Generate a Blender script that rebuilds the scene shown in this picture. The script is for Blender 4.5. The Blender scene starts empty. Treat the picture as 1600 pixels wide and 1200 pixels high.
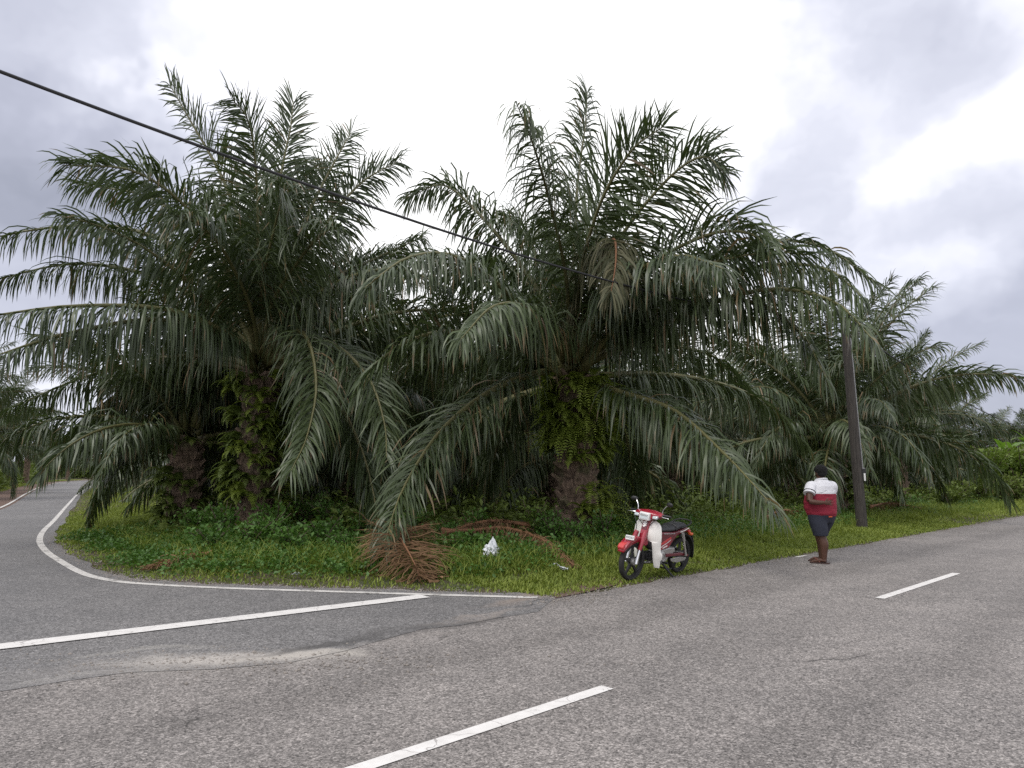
import bpy, bmesh, math, random
import numpy as np
from mathutils import Vector, Matrix

R = math.radians
scene = bpy.context.scene
COL = scene.collection

# ------------------------------------------------------------------ camera
F_PX, CAM_H = 1150.0, 1.55                 # focal length in pixels of a 1600 px wide frame
PITCH = math.atan(140 / 1150)
cam = bpy.data.cameras.new('camera')
cam_o = bpy.data.objects.new('camera', cam)
COL.objects.link(cam_o)
cam_o.location = (0, 0, CAM_H)
cam_o.rotation_euler = (math.pi / 2 + PITCH, 0, 0)
cam.sensor_width = 36
cam.lens = F_PX / 1600 * 36
cam.clip_start, cam.clip_end = 0.1, 4000
scene.camera = cam_o

def ray(px, py):
    u, v = (px - 800) / F_PX, (600 - py) / F_PX
    return np.array([u, math.cos(PITCH) - v * math.sin(PITCH), math.sin(PITCH) + v * math.cos(PITCH)])
def G(px, py):                              # point of the flat ground seen there
    d = ray(px, py); return d[:2] * (-CAM_H / d[2])
def PD(px, py, depth):                      # point at a given distance ahead
    d = ray(px, py); return d * (depth / d[1]) + np.array([0, 0, CAM_H])

# ------------------------------------------------------------------ world: overcast sky
SUN_EL, SUN_AZ = R(56), R(-138)                # azimuth from +Y towards +X
world = bpy.data.worlds.new('World')
scene.world = world
world.use_nodes = True
wt = world.node_tree
wt.nodes.clear()

class NT:
    """tiny node helper"""
    def __init__(self, tree): self.t = tree
    def n(self, kind, ins=None, **props):
        nd = self.t.nodes.new(kind)
        for k, v in props.items(): setattr(nd, k, v)
        for k, v in (ins or {}).items(): self.put(nd.inputs[k], v)
        return nd
    def put(self, sock, v):
        if isinstance(v, bpy.types.NodeSocket): self.t.links.new(v, sock)
        elif isinstance(v, bpy.types.Node): self.t.links.new(v.outputs[0], sock)
        else: sock.default_value = v
    def math(self, op, a, b=0.0, c=0.0, clamp=False):
        nd = self.n('ShaderNodeMath', {0: a, 1: b, 2: c}, operation=op, use_clamp=clamp); return nd.outputs[0]
    def vmath(self, op, a, b=(0, 0, 0), out=0):
        nd = self.n('ShaderNodeVectorMath', {0: a, 1: b}, operation=op); return nd.outputs[out]
    def noise(self, vec, scale, detail=4, rough=0.55, out=0, dist=0.0):
        nd = self.n('ShaderNodeTexNoise', {'Scale': scale, 'Detail': detail, 'Roughness': rough, 'Distortion': dist})
        if vec is not None: self.put(nd.inputs['Vector'], vec)
        return nd.outputs[out]
    def ramp(self, fac, stops, interp='LINEAR'):
        nd = self.n('ShaderNodeValToRGB', {0: fac}); cr = nd.color_ramp; cr.interpolation = interp
        while len(cr.elements) < len(stops): cr.elements.new(0.5)
        for e, (p, c) in zip(cr.elements, stops):
            e.position = p
            e.color = (c, c, c, 1) if not hasattr(c, '__len__') else (*c[:3], 1)
        return nd.outputs[0]
    def mix(self, fac, a, b, mode='MIX'):
        nd = self.n('ShaderNodeMix', data_type='RGBA', blend_type=mode)
        for i, v in ((0, fac), (6, a), (7, b)):
            if not isinstance(v, (bpy.types.NodeSocket, bpy.types.Node)) and i > 0 and len(v) == 3: v = (*v, 1)
            self.put(nd.inputs[i], v)
        return nd.outputs[2]
    def smooth(self, x, lo, hi):
        nd = self.n('ShaderNodeMapRange', {0: x, 1: lo, 2: hi, 3: 0.0, 4: 1.0}, interpolation_type='SMOOTHSTEP'); return nd.outputs[0]

w = NT(wt)
coord = w.n('ShaderNodeTexCoord').outputs['Generated']
sky = w.n('ShaderNodeTexSky', sky_type='NISHITA', sun_disc=False, sun_elevation=SUN_EL, sun_rotation=SUN_AZ)
# cloud cover: fractal noise on the view direction, warped, with the big grey and white masses seen in the photo
warp_c = w.noise(coord, 3.2, 5, 0.6, out=1)
warp = w.vmath('MULTIPLY', w.vmath('SUBTRACT', warp_c, (0.5, 0.5, 0.5)), (0.42, 0.42, 0.30))
wdir = w.vmath('NORMALIZE', w.vmath('ADD', coord, warp))
flat = w.vmath('MULTIPLY', wdir, (1, 1, 2.2))
val = w.math('MULTIPLY_ADD', w.noise(flat, 1.9, 5, 0.48), 0.62, 0.24)
def blob(px, py, rad_deg, weight):
    global val
    d = ray(px, py); d = d / np.linalg.norm(d)
    dt = w.vmath('DOT_PRODUCT', wdir, tuple(d), out=1)
    m = w.smooth(dt, math.cos(R(rad_deg)), math.cos(R(rad_deg * 0.25)))
    val = w.math('MULTIPLY_ADD', m, weight, val)
blob(130, 20, 17, -0.17)
blob(40, 330, 13, -0.17)
blob(1280, 200, 15, -0.115)
blob(1560, 540, 15, -0.24)
blob(1180, 330, 9, -0.08)
blob(700, 60, 26, 0.22)
blob(1530, 300, 8, 0.12)
blob(980, 560, 30, 0.14)
cloud = w.ramp(val, [(0.22, (0.28, 0.295, 0.36)), (0.36, (0.41, 0.425, 0.51)), (0.47, (0.58, 0.595, 0.68)), (0.58, (0.88, 0.88, 0.94)), (0.68, (1.0, 1.0, 1.0))])
cloud = w.vmath('MULTIPLY', cloud, (1.12, 1.12, 1.12))
skyc = w.vmath('MULTIPLY', sky.outputs[0], (0.10, 0.10, 0.10))
skyc = w.mix(0.94, skyc, cloud)
bg = w.n('ShaderNodeBackground', {'Color': skyc, 'Strength': 1.0})
wo = w.n('ShaderNodeOutputWorld', {'Surface': bg.outputs[0]})

# ------------------------------------------------------------------ sun (veiled by cloud)
sun = bpy.data.lights.new('sun', 'SUN')
sun.energy, sun.angle, sun.color = 1.5, R(28), (1.0, 0.96, 0.90)
sun_o = bpy.data.objects.new('sun', sun)
COL.objects.link(sun_o)
sdir = Vector((math.sin(SUN_AZ) * math.cos(SUN_EL), math.cos(SUN_AZ) * math.cos(SUN_EL), math.sin(SUN_EL)))
sun_o.rotation_euler = (-sdir).to_track_quat('-Z', 'Y').to_euler()

vs = scene.view_settings
vs.view_transform, vs.look, vs.exposure, vs.gamma, vs.use_curve_mapping = 'Standard', 'None', 0.32, 1.0, False
scene.cycles.use_denoising = False
scene.cycles.max_bounces = 6
scene.cycles.transparent_max_bounces = 6

# ------------------------------------------------------------------ helpers: materials and meshes
def material(name):
    m = bpy.data.materials.new(name); m.use_nodes = True
    m.node_tree.nodes.clear()
    t = NT(m.node_tree)
    b = t.n('ShaderNodeBsdfPrincipled')
    o = t.n('ShaderNodeOutputMaterial', {'Surface': b.outputs[0]})
    return m, t, b, o
def plain(name, col, rough=0.5, metal=0.0, spec=0.5, coat=0.0, vary=0.12, vscale=30, bump=0.0):
    m, t, b, o = material(name)
    co = t.n('ShaderNodeTexCoord').outputs['Object']
    nz = t.noise(co, vscale, 5)
    f = t.math('MULTIPLY_ADD', nz, 2 * vary, 1 - vary)
    c = t.mix(1.0, (*col, 1), t.n('ShaderNodeCombineColor', {0: f, 1: f, 2: f}).outputs[0], 'MULTIPLY')
    t.put(b.inputs['Base Color'], c)
    t.put(b.inputs['Roughness'], t.math('MULTIPLY_ADD', nz, 0.15, rough - 0.07))
    b.inputs['Metallic'].default_value = metal
    b.inputs['Specular IOR Level'].default_value = spec
    b.inputs['Coat Weight'].default_value = coat
    b.inputs['Coat Roughness'].default_value = 0.08
    if bump:
        t.put(b.inputs['Normal'], t.n('ShaderNodeBump', {'Strength': bump, 'Distance': 0.01, 'Height': nz}).outputs[0])
    return m

def mesh_np(name, V, faces, mats=(), smooth=False, fmat=None, col=None):
    """V (n,3) array; faces: (m,k) int array or list of arrays / tuples"""
    me = bpy.data.meshes.new(name)
    V = np.asarray(V, dtype=np.float32)
    if isinstance(faces, np.ndarray): groups = [faces]
    elif faces and isinstance(faces[0], np.ndarray): groups = faces
    else: groups = None
    if groups is None:
        me.from_pydata([tuple(map(float, v)) for v in V], [], [tuple(f) for f in faces])
    else:
        groups = [g for g in groups if len(g)]
        loops = np.concatenate([g.ravel() for g in groups]).astype(np.int32)
        tot = np.concatenate([np.full(len(g), g.shape[1], dtype=np.int32) for g in groups])
        me.vertices.add(len(V)); me.vertices.foreach_set('co', V.ravel())
        me.loops.add(len(loops)); me.loops.foreach_set('vertex_index', loops)
        me.polygons.add(len(tot))
        st = np.zeros(len(tot), dtype=np.int32); st[1:] = np.cumsum(tot)[:-1]
        me.polygons.foreach_set('loop_start', st)
        me.polygons.foreach_set('loop_total', tot)
    for m in mats: me.materials.append(m)
    if fmat is not None: me.polygons.foreach_set('material_index', np.asarray(fmat, dtype=np.int32))
    if col is not None:
        a = me.attributes.new('tint', 'FLOAT', 'POINT'); a.data.foreach_set('value', np.asarray(col, dtype=np.float32))
    me.update(calc_edges=True)
    if smooth: me.polygons.foreach_set('use_smooth', np.ones(len(me.polygons), dtype=bool))
    return me
def add(name, me, parent=None, loc=None, rot=None, scale=None):
    o = bpy.data.objects.new(name, me)
    COL.objects.link(o)
    if parent is not None: o.parent = parent
    if loc is not None: o.location = loc
    if rot is not None: o.rotation_euler = rot
    if scale is not None: o.scale = (scale,) * 3 if not hasattr(scale, '__len__') else scale
    return o
def tag(o, label, cat, group=None):
    o['label'] = label; o['category'] = cat
    if group: o['group'] = group
    return o
def root(name, loc, label, cat, group=None, rz=0.0):
    return tag(add(name, None, loc=loc, rot=(0, 0, rz)), label, cat, group)
def nrm(v): 
    v = np.asarray(v, float); return v / (np.linalg.norm(v, axis=-1, keepdims=True) + 1e-9)
def catmull(pts, n):
    p = np.asarray(pts, float)
    p = np.vstack([2 * p[0] - p[1], p, 2 * p[-1] - p[-2]])
    seg = len(p) - 3; out = []
    for u in np.linspace(0, seg, n):
        i = min(int(u), seg - 1); t = u - i
        a, b, c, d = p[i:i + 4]
        out.append(0.5 * (2 * b + (c - a) * t + (2 * a - 5 * b + 4 * c - d) * t * t + (3 * b - a - 3 * c + d) * t ** 3))
    return np.array(out)
def tube(path, radii, k=8, cap=True, flat=1.0, up=(0, 0, 1)):
    """returns V, F lists for a tapered tube"""
    path = np.asarray(path, float); n = len(path)
    radii = np.broadcast_to(np.asarray(radii, float), (n,))
    T = nrm(np.gradient(path, axis=0)); ref = np.array(up, float)
    if abs(T[0] @ ref) > 0.95: ref = np.array([1., 0, 0])
    V = []; S = nrm(np.cross(T[0], ref))
    for i in range(n):
        S = nrm(S - T[i] * (S @ T[i])); N = np.cross(S, T[i])
        for j in range(k):
            a = 2 * math.pi * j / k
            V.append(path[i] + radii[i] * (math.cos(a) * S + flat * math.sin(a) * N))
    F = []
    for i in range(n - 1):
        for j in range(k):
            a, b = i * k + j, i * k + (j + 1) % k
            F.append((a, b, b + k, a + k))
    if cap:
        F.append(tuple(range(k))[::-1]); F.append(tuple(range((n - 1) * k, n * k)))
    return V, F
class MB:
    """collects shapes into one mesh"""
    def __init__(s): s.V, s.F, s.M = [], [], []
    def add(s, VF, mi=0):
        o = len(s.V); s.V += [tuple(v) for v in VF[0]]
        s.F += [tuple(i + o for i in f) for f in VF[1]]; s.M += [mi] * len(VF[1]); return s
    def tube(s, path, r, k=8, mi=0, flat=1.0, up=(0, 0, 1), cap=True): return s.add(tube(path, r, k, cap, flat, up), mi)
    def build(s, name, mats, parent=None, smooth=True, bevel=0.0, sub=0, loc=None, rot=None):
        me = bpy.data.meshes.new(name); me.from_pydata(s.V, [], s.F)
        for m in (mats if isinstance(mats, (list, tuple)) else [mats]): me.materials.append(m)
        me.polygons.foreach_set('material_index', s.M)
        bm = bmesh.new(); bm.from_mesh(me); bmesh.ops.recalc_face_normals(bm, faces=bm.faces); bm.to_mesh(me); bm.free()
        o = add(name, me, parent, loc, rot)
        if bevel:
            b = o.modifiers.new('bevel', 'BEVEL'); b.width = bevel; b.segments = 2; b.limit_method = 'ANGLE'; b.angle_limit = R(40)
        if sub:
            b = o.modifiers.new('sub', 'SUBSURF'); b.levels = b.render_levels = sub
        if smooth:
            me.polygons.foreach_set('use_smooth', [True] * len(me.polygons))
            if not sub:
                try: me.set_sharp_from_angle(angle=R(40))
                except Exception: pass
        return o
rng = np.random.default_rng(7)
# ------------------------------------------------------------------ road frame
RA = R(45.3)
RT = np.array([math.sin(RA), math.cos(RA)])     # along the main road
RN = np.array([-math.cos(RA), math.sin(RA)])    # across it, towards the plantation
N_NEAR, N_MID, N_FAR = 0.2, 3.48, 6.32
def TN(t, n): return RT * t + RN * n

side_px = [(840, 935), (660, 930), (500, 925), (350, 920), (250, 915), (180, 909), (130, 897), (90, 875), (70, 860), (62, 845), (68, 830), (85, 813), (105, 790), (122, 772)]
side_line = np.array([G(*p) for p in side_px] + [np.array([-43.5, 76.]), np.array([-58, 103.]), np.array([-74, 135.]), np.array([-92, 180.])])
side_line = catmull(np.c_[side_line, np.zeros(len(side_line))], 260)[:, :2]
def offset(line, d):
    t = nrm(np.gradient(line, axis=0)); return line + np.c_[t[:, 1], -t[:, 0]] * d   # to the right of travel for d > 0
left_pts = np.array([TN(-13.5, 6.6), TN(-10.5, 9.5), np.array([-16.5, 15.5]), np.array([-17.8, 22.]), G(0, 797), G(45, 772), np.array([-52, 82.]), np.array([-68, 110.]), np.array([-85, 141.]), np.array([-104, 186.])])
left_line = catmull(np.c_[left_pts, np.zeros(len(left_pts))], 160)[:, :2]
side_edge = offset(side_line, 0.32)             # asphalt ends a little beyond the painted line
jit = np.array([math.sin(i * 0.7) + math.sin(i * 0.31 + 1) for i in range(len(side_line))]) * 0.035
_t = nrm(np.gradient(side_line, axis=0)); side_edge = side_edge + np.c_[_t[:, 1], -_t[:, 0]] * jit[:, None]

def seg_dist(P, line):
    P = np.asarray(P, float); best = np.full(len(P), 1e9)
    for a, b in zip(line[:-1], line[1:]):
        ab = b - a; t = np.clip(((P - a) @ ab) / (ab @ ab + 1e-9), 0, 1)
        best = np.minimum(best, np.hypot(*(P - a - t[:, None] * ab).T))
    return best
def in_poly(P, poly):
    P = np.asarray(P, float); x, y = P[:, 0], P[:, 1]; inside = np.zeros(len(P), bool)
    for (x1, y1), (x2, y2) in zip(poly, np.roll(poly, -1, axis=0)):
        c = ((y1 > y) != (y2 > y)) & (x < (x2 - x1) * (y - y1) / (y2 - y1 + 1e-12) + x1); inside ^= c
    return inside
corner_t = 7.1
plant_poly = np.vstack([TN(160, N_FAR), TN(corner_t, N_FAR), side_edge[::4][2:], np.array([[200, 300]])])
edge_line = np.vstack([TN(160, N_FAR), TN(corner_t, N_FAR), side_edge[::4][2:]])
far_edge_coarse = edge_line
def inside_plot(P): return in_poly(P, plant_poly)
def edge_dist(P): return seg_dist(P, edge_line)
def smoothstep(x, a, b):
    t = np.clip((np.asarray(x, float) - a) / (b - a), 0, 1); return t * t * (3 - 2 * t)
def vnoise(x, y, s=1.0):
    x = np.asarray(x, float) * s; y = np.asarray(y, float) * s
    return (np.sin(x * 1.3 + 1.7 * np.sin(y * 0.9)) + np.sin(y * 1.7 + 1.3 * np.sin(x * 1.1 + 2)) + np.sin((x + y) * 2.3 + 1) * 0.5) / 2.5
def gz(P):
    P = np.atleast_2d(np.asarray(P, float))[:, :2]
    ins = inside_plot(P); d = edge_dist(P)
    h = (0.10 * smoothstep(d, 0.1, 3) + 0.10 * vnoise(P[:, 0], P[:, 1], 0.7) * smoothstep(d, 0.6, 4))
    return np.where(ins, h, -0.01)
def gz1(x, y): return float(gz([[x, y]])[0])

# ------------------------------------------------------------------ materials of the ground
def asphalt(name, base, dark, stone_scale, seedoff, contrast):
    m, t, b, o = material(name)
    co = t.n('ShaderNodeTexCoord').outputs['Object']
    vo = t.n('ShaderNodeTexVoronoi', {'Vector': co, 'Scale': stone_scale}, feature='F1')
    cell = t.n('ShaderNodeSeparateColor', {0: vo.outputs['Color']}).outputs[0]
    vo2 = t.n('ShaderNodeTexVoronoi', {'Vector': co, 'Scale': stone_scale * 0.43}, feature='F1')
    cell2 = t.n('ShaderNodeSeparateColor', {0: vo2.outputs['Color']}).outputs[1]
    fine = t.noise(co, stone_scale * 0.7, 3, 0.7)
    spk = t.math('ADD', t.math('MULTIPLY', cell, 0.55), t.math('ADD', t.math('MULTIPLY', cell2, 0.25), t.math('MULTIPLY', fine, 0.4)))
    spk = t.ramp(spk, [(0.22, 1 - contrast), (0.55, 0.92), (0.78, 1 + contrast * 0.6), (0.93, 1 + contrast * 1.7)])
    big = t.noise(co, 0.35, 5, 0.6)
    mid = t.noise(co, 2.2, 5, 0.65)
    lvl = t.math('ADD', t.math('MULTIPLY', big, 0.55), t.math('MULTIPLY', mid, 0.45))
    wob = t.vmath('ADD', co, t.vmath('MULTIPLY', t.vmath('SUBTRACT', t.noise(co, 0.6, 4, 0.6, out=1), (0.5, 0.5, 0.5)), (1.0, 1.0, 0)))
    body = t.mix(t.smooth(lvl, 0.33, 0.68), (*dark, 1), (*base, 1))
    # polished wheel tracks and an oil-dark strip along the main road
    nn = t.vmath('DOT_PRODUCT', wob, (RN[0], RN[1], 0), out=1)
    for c_, hw_, tone, st_ in ((1.35, 0.55, 1.22, 0.5), (2.75, 0.5, 1.2, 0.45), (4.25, 0.5, 1.2, 0.45), (5.55, 0.5, 1.16, 0.4), (2.05, 0.3, 0.78, 0.5), (4.9, 0.3, 0.8, 0.45)):
        mk = t.math('SUBTRACT', 1.0, t.smooth(t.math('ABSOLUTE', t.math('SUBTRACT', nn, c_)), hw_ * 0.25, hw_))
        body = t.mix(t.math('MULTIPLY', mk, st_), body, t.vmath('MULTIPLY', body, (tone,) * 3))
    body = t.mix(1.0, body, spk, 'MULTIPLY')
    # drifts of pale sand and of red soil with outlines of their own
    wv = t.vmath('ADD', co, t.vmath('MULTIPLY', t.vmath('SUBTRACT', t.noise(co, 1.1, 4, 0.6, out=1), (0.5, 0.5, 0.5)), (1.1, 1.1, 0)))
    def patch(c, ang, lx, ly, soft=0.5):
        mp = t.n('ShaderNodeMapping', {'Vector': t.vmath('SUBTRACT', wv, (c[0], c[1], 0)), 'Rotation': (0, 0, -ang), 'Scale': (1, 1, 1)}, vector_type='POINT').outputs[0]
        ln = t.vmath('LENGTH', t.vmath('MULTIPLY', mp, (1 / lx, 1 / ly, 0)), out=1)
        return t.math('SUBTRACT', 1.0, t.smooth(ln, soft, 1.15))
    grit = t.math('MULTIPLY_ADD', cell, 0.7, 0.45, clamp=True)
    def lay(mask, colr, strength):
        nonlocal body
        f = t.math('MULTIPLY', t.math('MULTIPLY', mask, grit), strength, clamp=True)
        body = t.mix(f, body, (*colr, 1))
    lay(patch(G(350, 1034), R(10), 1.15, 0.34, 0.15), (0.50, 0.465, 0.42), 1.0)
    lay(patch(G(455, 1030), R(26), 0.65, 0.15, 0.1), (0.50, 0.465, 0.41), 0.85)
    lay(patch(G(140, 1060), R(30), 1.0, 0.10, 0.1), (0.40, 0.38, 0.35), 0.35)
    lay(patch(G(230, 1018), R(20), 0.9, 0.16, 0.1), (0.42, 0.40, 0.36), 0.4)
    lay(patch(G(60, 1074), R(33), 1.2, 0.07, 0.1), (0.33, 0.31, 0.29), 0.3)
    lay(patch(G(620, 1000), R(45), 1.3, 0.06, 0.1), (0.32, 0.29, 0.265), 0.35)
    lay(patch(G(300, 1044), R(12), 2.2, 0.5, 0.05), (0.30, 0.275, 0.25), 0.35)
    lay(patch(G(760, 962), R(44), 1.0, 0.09, 0.2), (0.36, 0.31, 0.27), 0.5)
    lay(patch(G(860, 930), R(44.7), 1.4, 0.26, 0.3), (0.30, 0.24, 0.195), 0.75)
    lay(patch(G(520, 1010), R(40), 1.0, 0.15, 0.3), (0.055, 0.052, 0.05), 0.75)
    lay(patch(G(700, 975), R(40), 1.1, 0.12, 0.2), (0.07, 0.066, 0.063), 0.6)
    lay(patch(G(835, 944), R(50), 0.5, 0.03, 0.2), (0.05, 0.047, 0.045), 0.8)
    lay(patch(G(900, 930), R(44.7), 0.6, 0.04, 0.2), (0.06, 0.05, 0.045), 0.7)
    # hairline cracks
    cw = t.vmath('ADD', co, t.vmath('MULTIPLY', t.noise(co, 1.7, 4, 0.6, out=1), (0.8, 0.8, 0)))
    cr = t.n('ShaderNodeTexVoronoi', {'Vector': cw, 'Scale': 0.36}, feature='DISTANCE_TO_EDGE').outputs[0]
    cm = t.math('MULTIPLY', t.math('SUBTRACT', 1.0, t.smooth(cr, 0.0, 0.006)), t.smooth(t.noise(co, 0.5, 3), 0.52, 0.66))
    body = t.mix(t.math('MULTIPLY', cm, 0.75), body, (0.03, 0.028, 0.026, 1))
    t.put(b.inputs['Base Color'], body)
    t.put(b.inputs['Roughness'], t.math('MULTIPLY_ADD', fine, 0.25, 0.62))
    b.inputs['Specular IOR Level'].default_value = 0.35
    hgt = t.math('ADD', vo.outputs['Distance'], t.math('MULTIPLY', fine, 0.4))
    t.put(b.inputs['Normal'], t.n('ShaderNodeBump', {'Strength': 0.55, 'Distance': 0.006, 'Height': hgt}).outputs[0])
    return m
M_MAIN = asphalt('asphalt_main', (0.212, 0.194, 0.180), (0.155, 0.143, 0.134), 105, 0, 0.72)
M_SIDE = asphalt('asphalt_side', (0.172, 0.165, 0.160), (0.128, 0.124, 0.122), 105, 3, 0.65)

m, t, b, o = material('road_paint')
co = t.n('ShaderNodeTexCoord').outputs['Object']
wear = t.math('ADD', t.math('MULTIPLY', t.noise(co, 26, 5, 0.7), 0.6), t.math('MULTIPLY', t.noise(co, 5, 4, 0.6), 0.4))
chip = t.smooth(wear, 0.60, 0.66)
cw = t.vmath('ADD', co, t.vmath('MULTIPLY', t.noise(co, 6, 3, 0.6, out=1), (0.15, 0.15, 0)))
crk = t.n('ShaderNodeTexVoronoi', {'Vector': cw, 'Scale': 3.0}, feature='DISTANCE_TO_EDGE').outputs[0]
chip = t.math('MAXIMUM', chip, t.math('MULTIPLY', t.math('SUBTRACT', 1.0, t.smooth(crk, 0.004, 0.016)), 0.8))
pc = t.mix(t.noise(co, 9, 5, 0.65), (0.52, 0.50, 0.47, 1), (0.80, 0.78, 0.75, 1))
t.put(b.inputs['Base Color'], t.mix(t.math('MULTIPLY', chip, 0.8), pc, (0.20, 0.18, 0.17, 1)))
b.inputs['Roughness'].default_value = 0.7
M_PAINT = m
m, t, b, o = material('road_paint_worn')
co = t.n('ShaderNodeTexCoord').outputs['Object']
wear = t.math('ADD', t.math('MULTIPLY', t.noise(co, 22, 5, 0.7), 0.5), t.math('MULTIPLY', t.noise(co, 2.5, 4, 0.6), 0.5))
chip = t.smooth(wear, 0.50, 0.62)
pc = t.mix(t.noise(co, 9, 5, 0.65), (0.42, 0.40, 0.37, 1), (0.70, 0.68, 0.64, 1))
t.put(b.inputs['Base Color'], t.mix(t.math('MULTIPLY', chip, 0.9), pc, (0.17, 0.16, 0.15, 1)))
b.inputs['Roughness'].default_value = 0.75
M_PAINT2 = m

m, t, b, o = material('soil')
co = t.n('ShaderNodeTexCoord').outputs['Object']
n1 = t.noise(co, 0.9, 6, 0.65); n2 = t.noise(co, 14, 5, 0.7)
c1 = t.mix(t.smooth(n1, 0.4, 0.62), (0.085, 0.060, 0.040, 1), (0.050, 0.058, 0.022, 1))
c1 = t.mix(t.math('MULTIPLY', t.smooth(n2, 0.5, 0.75), 0.6), c1, (0.13, 0.085, 0.055, 1))
t.put(b.inputs['Base Color'], c1); b.inputs['Roughness'].default_value = 0.95
t.put(b.inputs['Normal'], t.n('ShaderNodeBump', {'Strength': 0.8, 'Distance': 0.05, 'Height': n2}).outputs[0])
M_SOIL = m
m, t, b, o = material('red_soil')
co = t.n('ShaderNodeTexCoord').outputs['Object']
n1 = t.noise(co, 1.3, 6, 0.65); n2 = t.noise(co, 18, 5, 0.7)
c1 = t.mix(n1, (0.085, 0.042, 0.028, 1), (0.17, 0.105, 0.075, 1))
t.put(b.inputs['Base Color'], t.mix(t.math('MULTIPLY', n2, 0.5), c1, (0.06, 0.05, 0.04, 1))); b.inputs['Roughness'].default_value = 0.95
t.put(b.inputs['Normal'], t.n('ShaderNodeBump', {'Strength': 0.8, 'Distance': 0.03, 'Height': n2}).outputs[0])
M_RED = m

# ------------------------------------------------------------------ ground sheet
xs = np.unique(np.r_[np.linspace(-900, -60, 12), np.linspace(-60, -22, 30), np.linspace(-22, 34, 150), np.linspace(34, 70, 26), np.linspace(70, 900, 12)])
ys = np.unique(np.r_[np.linspace(-200, -10, 8), np.linspace(-10, 6, 12), np.linspace(6, 46, 120), np.linspace(46, 90, 26), np.linspace(90, 1800, 14)])
X, Y = np.meshgrid(xs, ys)
Pg = np.c_[X.ravel(), Y.ravel()]
Vg = np.c_[Pg, gz(Pg)]
nx, ny = len(xs), len(ys)
ii = (np.arange(ny - 1)[:, None] * nx + np.arange(nx - 1)[None, :]).ravel()
ground = add('ground', mesh_np('ground', Vg, np.c_[ii, ii + 1, ii + nx + 1, ii + nx], [M_SOIL], smooth=True))
ground['kind'] = 'structure'

def strip(name, L, Rr, z, mat, parent=None):
    n = len(L); V = np.vstack([np.c_[L, np.full(n, z)], np.c_[Rr, np.full(n, z)]])
    i = np.arange(n - 1)
    return add(name, mesh_np(name, V, np.c_[i, i + n, i + n + 1, i + 1], [mat]), parent)
tt = np.r_[np.linspace(-90, -6, 20), np.linspace(-5.8, 40, 240), np.linspace(41, 160, 40)]
ragged = np.array([0.05 * math.sin(x * 2.1) + 0.035 * math.sin(x * 5.3 + 1) + 0.025 * math.sin(x * 11.7) for x in tt])
road_far = np.array([TN(t_, N_FAR + r_ + 0.8 * (1 - float(smoothstep(t_, 3.5, 6.0)))) for t_, r_ in zip(tt, ragged)])
main_road = strip('main_road', road_far, np.array([TN(t_, N_NEAR - 0.4) for t_ in tt]), 0.004, M_MAIN)
main_road['kind'] = 'structure'
# side road with its flared mouth; its darker surface laps over the main road in an uneven seam
seam = [G(*p) for p in [(840, 957), (780, 966), (720, 978), (660, 984), (600, 1000), (540, 1018), (450, 1037), (330, 1047), (200, 1052), (100, 1066), (0, 1082)]] + [TN(-4, 6.2), TN(-12, 6.25)]
k0 = 3
poly = [p for p in side_edge[k0:]] + [p for p in left_line[::-1]]
poly = np.array([np.array(G(868, 934))] + poly + [np.array(s) for s in seam[::-1]])
from mathutils.geometry import delaunay_2d_cdt
dv, de, df, *_ = delaunay_2d_cdt([Vector(p) for p in poly], [], [list(range(len(poly)))], 1, 1e-5)
me = bpy.data.meshes.new('side_road')
me.from_pydata([(p[0], p[1], 0.0075) for p in dv], [], df); me.materials.append(M_SIDE)
side_road = add('side_road', me); side_road['kind'] = 'structure'
# painted markings, 4 mm above the asphalt
def band(name, line, w_, z, mat, parent):
    return strip(name, offset(line, -w_ / 2), offset(line, w_ / 2), z, mat, parent)
band('edge_line', side_line[:250], 0.13, 0.013, M_PAINT2, side_road)
band('edge_line', offset(left_line[60:], -0.22), 0.13, 0.013, M_PAINT2, side_road)
sA, sB = G(-60, 1020), G(664, 933)
stopl = np.array([sA + (sB - sA) * k for k in np.linspace(0, 1, 12)])
band('stop_line', stopl, 0.26, 0.017, M_PAINT, side_road)
for t0, t1 in ((-5.2, -1.9), (1.1, 4.42), (9.89, 13.2), (18.6, 21.9), (27.3, 30.6), (36, 39.3), (45, 48.3), (54, 57.3)):
    ln = np.array([TN(t_, N_MID) for t_ in np.linspace(t0, t1, 8)])
    band('lane_dash', ln, 0.115, 0.009, M_PAINT, main_road)
for t0, t1 in ((13.6, 14.0),):     # last remains of the old edge line
    ln = np.array([TN(t_, N_FAR - 0.10) for t_ in np.linspace(t0, t1, 6)])
    band('edge_line', ln, 0.09, 0.009, M_PAINT2, main_road)
# bare red soil along the outer side of the side road, and at the mouth beside the motorcycle
sh = strip('soil_shoulder', offset(left_line, -2.6)[70:], offset(left_line, 0.05)[70:], 0.0, M_RED); sh['kind'] = 'structure'
pts = [(868, 936), (900, 930), (935, 922), (968, 914), (985, 909), (985, 902), (960, 903), (925, 908), (890, 916), (862, 925)]
me = bpy.data.meshes.new('soil_patch')
me.from_pydata([(*G(*p), 0.013) for p in pts], [], [tuple(range(len(pts)))]); me.materials.append(M_RED)
sp = add('soil_patch', me); sp['kind'] = 'structure'
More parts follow.
